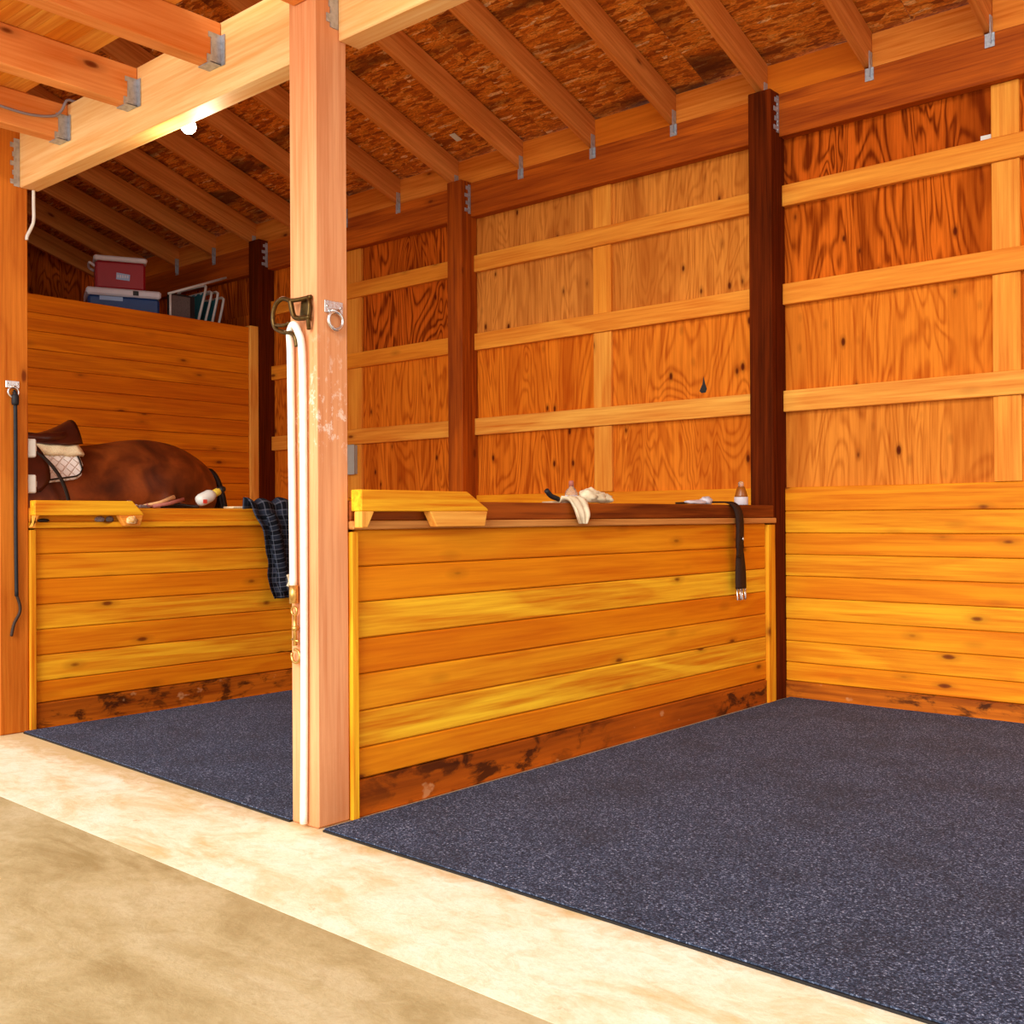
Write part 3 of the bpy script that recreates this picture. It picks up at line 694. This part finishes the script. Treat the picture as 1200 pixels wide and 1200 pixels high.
# girth strap on the right divider
t_ = thing('girth_strap', (.03, 2.75, .58), 'dark brown girth strap with steel buckles hanging over the right divider', 'girth')
pts = smooth_path([(-.118, 2.40, 1.0905), (-.07, 2.50, 1.094), (-.02, 2.62, 1.096), (.012, 2.70, 1.091), (.030, 2.735, 1.05), (.034, 2.745, .98), (.031, 2.748, .88), (.031, 2.752, .80), (.031, 2.755, .72), (.031, 2.757, .645)], 5)
n = len(pts); ws = [.055]*n
for i in range(n):
    z = pts[i].z; ws[i] = .07 if z > .86 else (.055+.045*math.sin(min(1, (.86-z)/.17)*PI/2+0))
MB().strip(pts, (.0, 1, 0.0), ws, .009).build('strap', M['brownstrap'], t_)
MB().strip(smooth_path([(.044, 2.722, 1.0), (.044, 2.718, .9), (.043, 2.71, .81)], 4), (0, 1, 0), .035, .006).build('keeper_strap', M['brownstrap'], t_)
bk = MB()
for yy in (2.733, 2.783):
    bk.tube([(.033, yy-.018, .645), (.033, yy+.018, .645), (.034, yy+.018, .59), (.034, yy-.018, .59)], .0042, 8, True); bk.tube([(.038, yy, .645), (.040, yy, .586)], .003, 6)
bk.build('buckle', M['chrome'], t_)['label'] = 'pair of steel buckles at the lower end'
MB().lathe([(.010, 0), (.009, .004), (.003, .006)], (.0475, 2.752, .905), 10, Matrix.Rotation(PI/2, 3, 'Y')).build('rivet', M['chrome'], t_)

# rags / glove on the right divider
o = drape([(-.10, 1.089), (-.04, 1.092), (.004, 1.09), (.017, 1.06), (.026, 1.03), (.026, .995)], [(1.27, 1.46), (1.29, 1.46), (1.32, 1.45), (1.34, 1.45), (1.35, 1.44), (1.375, 1.41)], 16, .022, 5.0, freq=7).build('work_glove', M['rag'])
tag(o, 'cream cloth work glove with its end hanging over the right divider rail', 'glove'); solidify(o, .004)
MB().tube(smooth_path([(-.02, 1.22, 1.135), (-.02, 1.25, 1.112), (-.02, 1.285, 1.103), (-.03, 1.31, 1.1)], 4), .011, 8).build('dark_cuff', M['black'], o)['label'] = 'dark cuff end'
def lump(c, r, seed, seg=20, rings=12, amp=.3, fr=9):
    vs, fs = [], []
    for i in range(rings+1):
        th = PI*i/rings
        for k in range(seg):
            a = 2*PI*k/seg; d = Vector((math.sin(th)*math.cos(a), math.sin(th)*math.sin(a), math.cos(th)))
            k_ = 1+amp*noise.noise(d*2.2+Vector((seed, 0, 0)))+amp*.5*noise.noise(d*5+Vector((0, seed, 0)))
            p = Vector((d.x*r[0], d.y*r[1], d.z*r[2]))*k_
            p.z = max(p.z, -r[2]*.75); vs.append(Vector(c)+p)
    for i in range(rings):
        for k in range(seg):
            k2 = (k+1) % seg; fs.append((i*seg+k, i*seg+k2, (i+1)*seg+k2, (i+1)*seg+k))
    return vs, fs
def rag(name, cs, label, cat, mat):
    mb = MB()
    for i, (c, r) in enumerate(cs):
        v, f = lump(c, r, i*3.7+c[1]); mb.add(v, f, smooth=True)
    return solid(name, label, cat, mat, mb)
rag('crumpled_rag', [((-.04, 1.535, 1.113), (.045, .05, .035)), ((-.03, 1.58, 1.107), (.04, .05, .028)), ((-.03, 1.645, 1.103), (.035, .035, .024))], 'crumpled cream rag on the right divider beside the clear bottle', 'rag', M['rag'])
rag('crumpled_rag', [((-.04, 2.44, 1.094), (.03, .09, .012)), ((-.04, 2.53, 1.101), (.03, .04, .022))], 'thin white rag lying beside the top of the girth strap', 'rag', M['lidwhite'])
# clear spray bottle
t_ = thing('clear_bottle', (-.075, 1.46, 1.0835), 'clear plastic bottle with blue and white label among rags on right divider', 'bottle')
MB().lathe([(.026, 0), (.028, .004), (.028, .045), (.020, .06), (.011, .068), (.010, .074)], (-.075, 1.46, 1.0835)).build('body', M['clear'], t_)
MB().lathe([(.0285, .006), (.029, .01), (.029, .03), (.0285, .034)], (-.075, 1.46, 1.0835)).build('label', M['lidwhite'], t_)['label'] = 'white label band'
MB().box((-.05, 1.475, 1.09), (-.0435, 1.488, 1.114), bev=.001).build('mark', M['bluelabel'], t_)['label'] = 'blue label mark'
MB().lathe([(.011, .0745), (.011, .092), (.009, .098)], (-.075, 1.46, 1.0835)).build('cap', M['pinkhandle'], t_)
# brown bottle by the dark post
c = (-.06, 2.93, 1.0835)
t_ = thing('brown_bottle', c, 'small brown bottle with white base standing at the dark back post', 'bottle')
MB().lathe([(.036, 0), (.037, .004), (.037, .040), (.036, .043)], c).build('base', M['lidwhite'], t_)['label'] = 'white base'
MB().lathe([(.034, .0435), (.034, .05), (.024, .085), (.018, .098)], c).build('body', M['amber'], t_)
MB().lathe([(.014, .0985), (.015, .12), (.008, .128)], c).build('spout', M['clear'], t_)

# things on the left divider
zc = 1.0835
t_ = thing('spray_bottle', (-B-.05, 1.2, zc), 'white plastic bottle with yellow and black cap lying on left divider', 'bottle')
R = Matrix.Rotation(-PI/2, 3, 'X') @ Matrix.Identity(3); R = Matrix.Rotation(.42, 3, 'X') @ R
MB().lathe([(.012, 0), (.030, .01), (.036, .03), (.036, .085), (.028, .105), (.016, .12)], (-B-.05, 1.10, zc+.036), 20, R).build('body', M['whiteplastic'], t_)
MB().lathe([(.021, .121), (.022, .125), (.022, .150), (.02, .155)], (-B-.05, 1.10, zc+.036), 16, R).build('collar', M['yellowcap'], t_)['label'] = 'yellow collar'
p = MB(); p.lathe([(.019, .156), (.020, .17), (.017, .188), (.01, .196)], (-B-.05, 1.10, zc+.036), 16, R).tube([(-B-.05, 1.25, zc+.09), (-B-.05, 1.225, zc+.115)], .012, 8)
p.build('cap', M['darkplastic'], t_)['label'] = 'black cap'
MB().box((-B-.016, 1.115, zc+.028), (-B-.0125, 1.14, zc+.05), bev=.001).build('mark', M['redmark'], t_)['label'] = 'red label mark'
t_ = thing('grooming_brush', (-B-.04, .85, zc), 'brush with tan handle propped up on left divider in front of the horse', 'brush')
MB().tube([(-B-.04, .77, zc+.012), (-B-.03, .86, zc+.030), (-B-.03, .945, zc+.062)], [.009, .010, .012], 10).build('handle', M['tanhandle'], t_)
MB().box((-B-.075, .735, zc+.001), (-B-.02, .80, zc+.018), bev=.004).build('bristles', M['greybrush'], t_)
solid('hoof_pick', 'pinkish brown handled tool resting beside the tan brush on left divider', 'hoof pick', M['pinkhandle'],
      MB().tube([(-B-.0, .80, zc+.010), (-B-.0, .90, zc+.026), (-B-.0, .985, zc+.050)], [.009, .010, .010], 10).tube(smooth_path([(-B, .80, zc+.01), (-B, .775, zc+.012), (-B, .765, zc+.025)], 3), .004, 8))
solid('leather_straps', 'small tangle of dark bridle leather behind the brushes on left divider', 'bridle', M['blackleather'],
      MB().tube(smooth_path([(-B-.08, .82, zc+.008), (-B-.06, .90, zc+.018), (-B-.05, .98, zc+.02), (-B-.03, 1.04, zc+.014), (-B-.01, 1.08, zc+.008), (-B-.05, 1.09, zc+.008), (-B-.09, 1.0, zc+.009), (-B-.09, .9, zc+.009)], 5), .0075, 8)
      .tube(smooth_path([(-B-.07, .86, zc+.022), (-B-.05, .92, zc+.034), (-B-.06, 1.0, zc+.03)], 5), .006, 8))
solid('metal_bit', 'pale metal bit lying at the end of the raised rail on left divider', 'bit', M['chrome'],
      MB().tube(arc((-B-.03, .68, zc+.022), .017, 0, 1.9*PI, 16, 'yz'), .0045, 8, True).tube([(-B-.03, .70, zc+.02), (-B-.03, .755, zc+.012)], .005, 8))
solid('rubber_ball', 'small red rubber knob lying behind the brushes on left divider', 'ball', M['redmark'], MB().lathe([(.002, 0), (.010, .004), (.013, .013), (.010, .022), (.002, .026)], (-B-.085, .945, zc+.026+.008), 12))
solid('folded_cloth', 'flat cream cloth on left divider at the edge of the plaid shirt', 'cloth', M['fleece'], MB().box((-B-.10, 1.30, zc+.0005), (-B-.0, 1.375, zc+.012), bev=.004))
# small things in the slot of the left raised rail (on the cap board edge)
v, f = lump((-B+.0185, .49, 1.0315), (.0, .03, .022), 1)
def slotlump(y, ry, mat, lab, name, cat, seed, rz=.0155):
    v, f = lump((-B+.013, y, 1.0135+rz*.76), (.0075, ry, rz), seed, amp=.12)
    return solid(name, lab, cat, mat, MB().add(v, f, smooth=True))
slotlump(.495, .027, M['greybrush'], 'round grey sponge in the long slot of the left raised rail', 'grey_sponge', 'sponge', 1)
slotlump(.55, .022, M['greyfabric'], 'dark grey pumice lump beside the grey sponge in the slot', 'pumice_stone', 'stone', 2)
slotlump(.205, .03, M['darkplastic'], 'small black comb piece at the post end of the left slot', 'mane_comb', 'comb', 3, .010)
v, f = lump((-B+.0695, .64, 1.018), (.010, .03, .022), 4, amp=.35)
solid('straw_tuft', 'fuzzy tan straw tuft stuck on the far leg of the left raised rail', 'straw', M['tanbristle'], MB().add(v, f, smooth=True))

# ------------------------------------------------------------------ coolers and folding chairs on the loft
def cooler(cx, cy, z, w, d, h, rot, bodym, lidm, label, handle=True, lidh=.05):
    t_ = thing('cooler', (0, 0, 0), label, 'cooler', 'coolers stacked on the loft shelf'); t_['_o'] = (0, 0, 0)
    b = MB(); b.box((-d/2, -w/2, 0), (d/2, w/2, h), bev=.018); b.build('body', bodym, t_)
    MB().box((-d/2-.012, -w/2-.012, h+.0005), (d/2+.012, w/2+.012, h+lidh), bev=.014).build('lid', lidm, t_)
    if handle:
        MB().tube(smooth_path([(-.09, -w/2-.002, h-.04), (-.09, -w/2-.04, h-.015), (.09, -w/2-.04, h-.015), (.09, -w/2-.002, h-.04)], 5), .010, 8).build('handle', M['lidwhite'], t_)
        lg = MB()
        lg.prism([(.015-.05, h*.36), (.015+.052, h*.33), (.015+.056, h*.55), (.015-.046, h*.60)], 0, d/2+.0005, d/2+.004, 1, bev=.001)
        lo = lg.build('logo_panel', M['labelblue'], t_)
        mk = MB()
        for k in range(5): mk.box((d/2+.0045, -.025+k*.018, h*.42), (d/2+.0055, -.015+k*.018, h*.52), bev=0)
        mk.build('lettering', M['lidwhite'], lo)['label'] = 'white lettering too small to read'
    else:
        MB().box((d/2+.0125, w*.12, h+.012), (d/2+.018, w*.20, h+lidh-.012), bev=.002).build('latch', M['darkplastic'], t_)
        MB().box((d/2+.0005, -w*.34, h*.80), (d/2+.003, -w*.02, h*.97), bev=0).build('stripe', M['labelblue'], t_)
    t_.location = (cx, cy, z); t_.rotation_euler = (0, 0, rot); return t_
ZL = 2.611
cooler(-5.28, 2.235, ZL, .54, .38, .19, -.42, M['blue'], M['lidwhite'], 'blue cooler with white lid on the loft shelf, under the red one', False, .06)
cooler(-5.28, 2.215, ZL+.251, .38, .28, .225, -.45, M['red'], M['lidwhite'], 'red cooler with white lid stacked on the blue cooler', True, .04)
# framed screen
t_ = thing('framed_screen', (-5.09, 2.65, ZL), 'dark framed grey screen leaning beside the folded chairs on the loft', 'screen')
R = Matrix.Rotation(.22, 3, 'X')
def leanbox(a, b, rx, piv, bev=.003):
    mb = MB().box(a, b, bev=bev); Rm = Matrix.Rotation(rx, 3, 'X'); pv = Vector(piv)
    mb.v = [tuple(pv+Rm @ (Vector(v)-pv)) for v in mb.v]; return mb
MB().box((-5.10, 2.53, ZL+.001), (-5.08, 2.78, ZL+.28), bev=.004).build('frame', M['darkplastic'], t_)
MB().box((-5.0795, 2.545, ZL+.02), (-5.074, 2.73, ZL+.262), bev=0).build('panel', M['greyfabric'], t_)
def folded_chair(y, h, tilt, label, x=-5.33):
    t_ = thing('folding_chair', (x, y, ZL), label, 'folding chair', 'folded lawn chairs on the loft')
    Rm = Matrix.Rotation(-tilt, 3, 'X'); pv = Vector((x, y, ZL+.012))
    def tr(mb): mb.v = [tuple(pv+Rm @ (Vector(v)-pv)) for v in mb.v]; return mb
    z0 = ZL+.012
    for k, (dy, hh) in enumerate(((-.03, h), (.035, h*.93))):
        pts = [(x-.22, y+dy, z0), (x-.22, y+dy, z0+hh-.05), (x-.19, y+dy, z0+hh-.01), (x-.15, y+dy, z0+hh), (x+.15, y+dy, z0+hh), (x+.19, y+dy, z0+hh-.01), (x+.22, y+dy, z0+hh-.05), (x+.22, y+dy, z0)]
        tr(MB().tube(smooth_path(pts, 3), .011, 8)).build('frame', M['tubewhite'], t_)
    wb = MB()
    for i in range(6): wb.box((x-.207, y-.012, z0+.03+i*(h-.1)/6), (x+.207, y-.004, z0+.03+i*(h-.1)/6+.05), bev=.001)
    for i in range(5): wb.box((x-.19+i*.08, y-.003, z0+.03), (x-.15+i*.08, y+.003, z0+h-.05), bev=.001)
    tr(wb).build('webbing', M['teal'], t_)
folded_chair(2.84, .40, .26, 'folded lawn chair with teal webbing on the loft, nearest the screen')
folded_chair(2.975, .36, .24, 'folded lawn chair with teal webbing on the loft, nearest the dark post')
solid('tent_pole', 'long pale pole lying sloped over the folded chairs on the loft', 'pole', M['tubewhite'],
      MB().tube([(-4.98, 2.47, 2.855), (-4.98, 3.02, 3.075)], .010, 8).tube([(-4.98, 2.49, 2.612), (-4.98, 2.49, 2.862)], .009, 8))

# ------------------------------------------------------------------ horse
HX = -3.53
def ellip_loft(secs, seg=24):
    """secs: (x, y, z, rx, rz, tiltx) rings; tilt rotates the ring plane about X"""
    mb = MB(); vs, fs = [], []
    for (x, y, z, rx, rz, tl) in secs:
        for k in range(seg):
            a = 2*PI*k/seg; cx_, cz_ = math.cos(a), math.sin(a)
            q = Vector((rx*cx_, 0, rz*cz_)); q = Matrix.Rotation(-tl, 3, 'X') @ q; vs.append(Vector((x, y, z))+q)
    n = len(secs)
    for i in range(n-1):
        for k in range(seg):
            k2 = (k+1) % seg; fs.append((i*seg+k, i*seg+k2, (i+1)*seg+k2, (i+1)*seg+k))
    fs += [tuple(range(seg))[::-1], tuple((n-1)*seg+k for k in range(seg))]
    mb.add(vs, fs, smooth=True); return mb
def smooth_secs(s, n=4):
    a = smooth_path([(q[0], q[1], q[2]) for q in s], n); b = smooth_path([(q[3], q[4], q[5]) for q in s], n)
    return [(*p, *r) for p, r in zip(a, b)]
hb = MB()
def addm(m): hb.add(m.v, m.f, smooth=True)
body = [(HX, 1.90, 1.18, .05, .06, 0), (HX, 1.86, 1.20, .16, .16, 0), (HX, 1.76, 1.21, .225, .235, 0), (HX, 1.60, 1.225, .27, .29, 0), (HX, 1.42, 1.225, .285, .315, 0), (HX, 1.25, 1.20, .275, .325, 0),
        (HX, 1.05, 1.165, .275, .325, 0), (HX, .80, 1.145, .29, .325, 0), (HX, .50, 1.14, .28, .335, 0), (HX, .25, 1.155, .255, .355, 0), (HX, .05, 1.17, .235, .34, 0), (HX, -.12, 1.17, .19, .26, 0), (HX, -.20, 1.16, .10, .14, 0)]
addm(ellip_loft(smooth_secs(body)))
neck = [(HX, .12, 1.26, .17, .29, .9), (HX, -.08, 1.40, .135, .25, .85), (HX, -.26, 1.58, .11, .20, .8), (HX, -.42, 1.76, .095, .165, .7), (HX, -.52, 1.88, .085, .14, .6), (HX, -.56, 1.93, .05, .08, .5)]
addm(ellip_loft(smooth_secs(neck)))
head = [(HX, -.46, 1.90, .06, .08, -.7), (HX, -.52, 1.86, .092, .125, -.8), (HX, -.62, 1.76, .10, .13, -.85), (HX, -.72, 1.64, .082, .11, -.85), (HX, -.81, 1.52, .062, .085, -.85), (HX, -.88, 1.42, .058, .075, -.85), (HX, -.92, 1.37, .04, .05, -.85)]
addm(ellip_loft(smooth_secs(head)))
def leg(pts, seg=14):
    m = MB().tube(smooth_path([p[:3] for p in pts], 5), [v.x for v in smooth_path([(p[3], 0, 0) for p in pts], 5)], seg); addm(m)
for s in (-1, 1):
    leg([(HX+s*.13, .10, 1.12, .13), (HX+s*.15, .10, .92, .095), (HX+s*.14, .08, .72, .062), (HX+s*.14, .07, .54, .052), (HX+s*.14, .07, .46, .046), (HX+s*.14, .07, .30, .031), (HX+s*.14, .065, .17, .036), (HX+s*.14, .03, .08, .034), (HX+s*.14, .015, .05, .05), (HX+s*.14, .0, .012, .06)])
    leg([(HX+s*.14, 1.52, 1.12, .20), (HX+s*.16, 1.44, .90, .15), (HX+s*.15, 1.48, .76, .10), (HX+s*.14, 1.62, .58, .058), (HX+s*.14, 1.67, .50, .052), (HX+s*.14, 1.64, .34, .034), (HX+s*.14, 1.63, .18, .038), (HX+s*.14, 1.585, .08, .036), (HX+s*.14, 1.57, .05, .052), (HX+s*.14, 1.555, .012, .062)])
    addm(MB().tube([(HX+s*.055, -.47, 1.95), (HX+s*.07, -.475, 2.01), (HX+s*.068, -.49, 2.06)], [.03, .028, .008], 8))
horse = hb.build('horse', M['coat'])
m = horse.modifiers.new('remesh', 'REMESH'); m.mode = 'VOXEL'; m.voxel_size = .018; m.use_smooth_shade = True
m = horse.modifiers.new('smooth', 'SMOOTH'); m.iterations = 8; m.factor = .6
tag(horse, 'saddled brown bay horse standing behind the left divider, rump to the back wall', 'horse')
tl = MB()
for k in range(13):
    a = (k-6)/6; tl.tube(smooth_path([(HX+.02*a, 1.84, 1.37), (HX+.05*a, 1.915, 1.31), (HX+.075*a, 1.955+.01*math.cos(k*2.1), 1.12), (HX+.08*a, 1.965+.015*math.cos(k*1.7), .85), (HX+.05*a, 1.95+.012*math.cos(k), .55), (HX+.03*a, 1.94, .42)], 5), [.016]*3+[.022]*20+[.008]*3, 7)
tl.build('tail', M['mane'], horse)
mn = MB()
for k in range(14):
    u = k/13; y = -.50+.62*u; z = 1.985-.50*u+.05*math.sin(u*PI)
    mn.tube(smooth_path([(HX-.005, y, z), (HX-.05, y-.01, z-.02), (HX-.10+.02*u, y-.02, z-.13)], 4), [.030]*5+[.022]*3+[.008], 7)
mn.build('mane', M['mane'], horse)
for s in (-1, 1): MB().lathe([(.002, -.016), (.013, -.01), (.017, 0), (.013, .01), (.002, .016)], (HX+s*.088, -.60, 1.80), 12).build('eye', M['darkplastic'], horse)

def bodyhalf(y, z):
    """half width of the trunk at height z"""
    zz = 1.145; rz = .335; rx = .292
    return rx*math.sqrt(max(0, 1-((z-zz)/rz)**2))
def wrap(y0, y1, zlow, off, ny, nz, zfun=None, rowlow=None):
    """blanket over the back between y0 and y1, down to zlow on both sides"""
    vs, fs, gs = [], [], []
    for j in range(ny+1):
        y = y0+(y1-y0)*j/ny
        zl = rowlow(y) if rowlow else zlow; a1 = math.asin(max(-1, min(1, (zl-1.145)/.335)))
        for i in range(nz+1):
            a = a1+(PI-2*a1)*i/nz; rx = .292+off; rz = .335+off
            x = HX+rx*math.cos(a); z = 1.145+rz*math.sin(a)+(zfun(y, a) if zfun else 0)
            vs.append((x, y, z)); gs.append((y, a*.31, 0))
    for j in range(ny):
        for i in range(nz): fs.append((j*(nz+1)+i, j*(nz+1)+i+1, (j+1)*(nz+1)+i+1, (j+1)*(nz+1)+i))
    return MB().add(vs, fs, gs, smooth=True)
def low(y):
    r = .07; e = max(0, y-(.875-r)); f = r-math.sqrt(max(0, r*r-e*e))
    return 1.185+.078*(y-.3)/.55+f
pad = wrap(.22, .875, 1.22, .014, 26, 34, None, low).build('saddle_pad', M['quilt'])
tag(pad, 'white quilted saddle pad with dark piping on the brown horse', 'saddle pad'); solidify(pad, .008)
pp = MB()
pts = []
for k in range(26):
    y = .24+(.868-.24)*k/25; zl = low(y)+.014; a = math.asin((zl-1.145)/.335); pts.append((HX+(.292+.021)*math.cos(a), y, 1.145+(.335+.019)*math.sin(a)))
for k in range(8):
    a = math.asin((low(.868)+.014-1.145)/.335)+(.55)*k/8; pts.append((HX+(.292+.021)*math.cos(a), .864, 1.145+(.335+.019)*math.sin(a)))
pp.tube(pts, .005, 6); pp.build('piping', M['blackleather'], pad)
fp = wrap(.30, .895, 1.385, .031, 20, 28, lambda y, a: .004*math.sin(y*60)).build('fleece_pad', M['fleece'])
tag(fp, 'cream fleece half pad between the saddle and the quilted pad', 'fleece pad'); solidify(fp, .022)
# saddle
def seat_z(y):
    u = (y-.30)/(.90-.30)
    return .010+.078*abs((u-.55)/.42)**1.9 if u > .55 else .010+.045*(abs(.55-u)/.55)**2
vs, fs, gs = [], [], []
NY, NA = 26, 22
for j in range(NY+1):
    y = .30+.62*j/NY; u = j/NY
    hw = .10+.09*math.sin(min(1, u*1.35)*PI/2)*(1 if u < .85 else 1-(u-.85)*1.6)
    for i in range(NA+1):
        s = -1+2*i/NA; base = 1.145+(.335+.044)*math.sqrt(max(0, 1-(s*hw/.36)**2)); top = seat_z(y)*(1-abs(s)**2.6)
        vs.append((HX+s*hw, y, base+top-.0)); gs.append((y, s, 0))
o0 = len(vs)
for j in range(NY+1):
    y = .30+.62*j/NY; u = j/NY; hw = .10+.09*math.sin(min(1, u*1.35)*PI/2)*(1 if u < .85 else 1-(u-.85)*1.6)
    for i in range(NA+1):
        s = -1+2*i/NA; vs.append((HX+s*hw*.96, y-.0, 1.145+(.335+.044)*math.sqrt(max(0, 1-(s*hw/.36)**2))-.001)); gs.append((y, s, 0))
for j in range(NY):
    for i in range(NA):
        a = j*(NA+1)+i; fs.append((a, a+1, a+NA+2, a+NA+1)); a += o0; fs.append((a, a+NA+1, a+NA+2, a+1))
for j in range(NY):
    for i in (0, NA):
        a = j*(NA+1)+i; b = a+NA+1; fs.append((a, b, b+o0, a+o0))
for i in range(NA):
    for j in (0, NY):
        a = j*(NA+1)+i; fs.append((a, a+1, a+1+o0, a+o0))
sd = thing('saddle', (HX, .6, 1.5), 'dark brown leather riding saddle on the horse', 'saddle')
MB().add(vs, fs, gs, smooth=True).build('seat', M['saddleleather'], sd)
for s in (-1, 1):
    v2, f2 = [], []
    for j in range(13):
        u = j/12; z = 1.50-.30*u; wy = (.22+.10*math.sin(u*PI*.7))*(1 if u < .8 else 1-(u-.8)*1.4); ctr = .50-.05*u
        for i in range(11):
            y = ctr-wy/2+wy*i/10+.02*0; a = math.asin(max(-1, min(1, (z-.05-1.145)/.335)))
            v2.append((HX+s*((.292+.085)*math.cos(a)+.004), y, z-.02))
    for j in range(12):
        for i in range(10): a = j*11+i; f2.append((a, a+1, a+12, a+11))
    fo = MB().add(v2, f2, smooth=True).build('flap', M['saddleleather'], sd); solidify(fo, .008)
for s in (-1, 1):
    # panels beneath the cantle
    MB().tube(smooth_path([(HX+s*.13, .52, 1.512), (HX+s*.135, .68, 1.505), (HX+s*.12, .80, 1.512), (HX+s*.08, .875, 1.535)], 5), [.028]*6+[.036]*6+[.034]*3+[.02], 10).build('panel', M['saddleleather'], sd)
st = MB().strip(smooth_path([(HX+.335, .43, 1.46), (HX+.352, .53, 1.42), (HX+.362, .61, 1.36), (HX+.366, .68, 1.27), (HX+.362, .725, 1.17), (HX+.35, .745, 1.08), (HX+.33, .75, .98)], 5), (.25, 1, .35), .02, .006)
st.build('stirrup_strap', M['blackleather'], sd)['label'] = 'black strap curving down over the pad'
gh = wrap(.40, .47, .84, .018, 3, 50).build('girth', M['blackleather'], sd)
solidify(gh, .006)

# ------------------------------------------------------------------ clean helper props
for o in ALL:
    if '_o' in o: del o['_o']

# ------------------------------------------------------------------ light
w = bpy.data.worlds.new('daylight'); bpy.context.scene.world = w; w.use_nodes = True
bg = w.node_tree.nodes['Background']; bg.inputs[0].default_value = (1.0, .97, .93, 1); bg.inputs[1].default_value = .95
def light(kind, name, loc, energy, color, rot=(0, 0, 0), **k):
    l = bpy.data.lights.new(name, kind); l.energy = energy; l.color = color
    for a, v in k.items(): setattr(l, a, v)
    o = bpy.data.objects.new(name, l); o.location = loc; o.rotation_euler = rot; C.objects.link(o); return o
d = Vector((-.24, .86, -.46)).normalized()
s = light('SUN', 'soft_daylight', (3, -6, 5), 1.9, (1, .96, .88), d.to_track_quat('-Z', 'Y').to_euler(), angle=math.radians(35))
light('POINT', 'bulb_glow', (-1.11, .31, 2.56), 9, (1, .82, .55), shadow_soft_size=.04)

light('AREA', 'front_fill_area', (.3, -7.0, 1.9), 170, (1, .97, .92), (math.radians(94), 0, math.radians(3)), shape='RECTANGLE', size=5, size_y=3)  # added fill lamp behind the camera, brightens the beam and post fronts
# ------------------------------------------------------------------ camera
cam = bpy.data.cameras.new('camera'); co = bpy.data.objects.new('camera', cam); C.objects.link(co)
fw = Vector((-.65667, .75416, .00571)); rt = Vector((.75414, .65669, -.00575)); up = rt.cross(fw)
mt = Matrix((rt, up, -fw)).transposed().to_4x4(); mt.translation = Vector((2.7893, -2.2247, 1.02)); co.matrix_world = mt
cam.sensor_width = 36; cam.sensor_fit = 'HORIZONTAL'; cam.lens = 1251.33/1200*36; cam.clip_start = .05
sc = bpy.context.scene; sc.camera = co
sc.view_settings.view_transform = 'Standard'; sc.view_settings.look = 'None'; sc.view_settings.gamma = 1
sc.view_settings.use_curve_mapping = False; sc.view_settings.exposure = .55
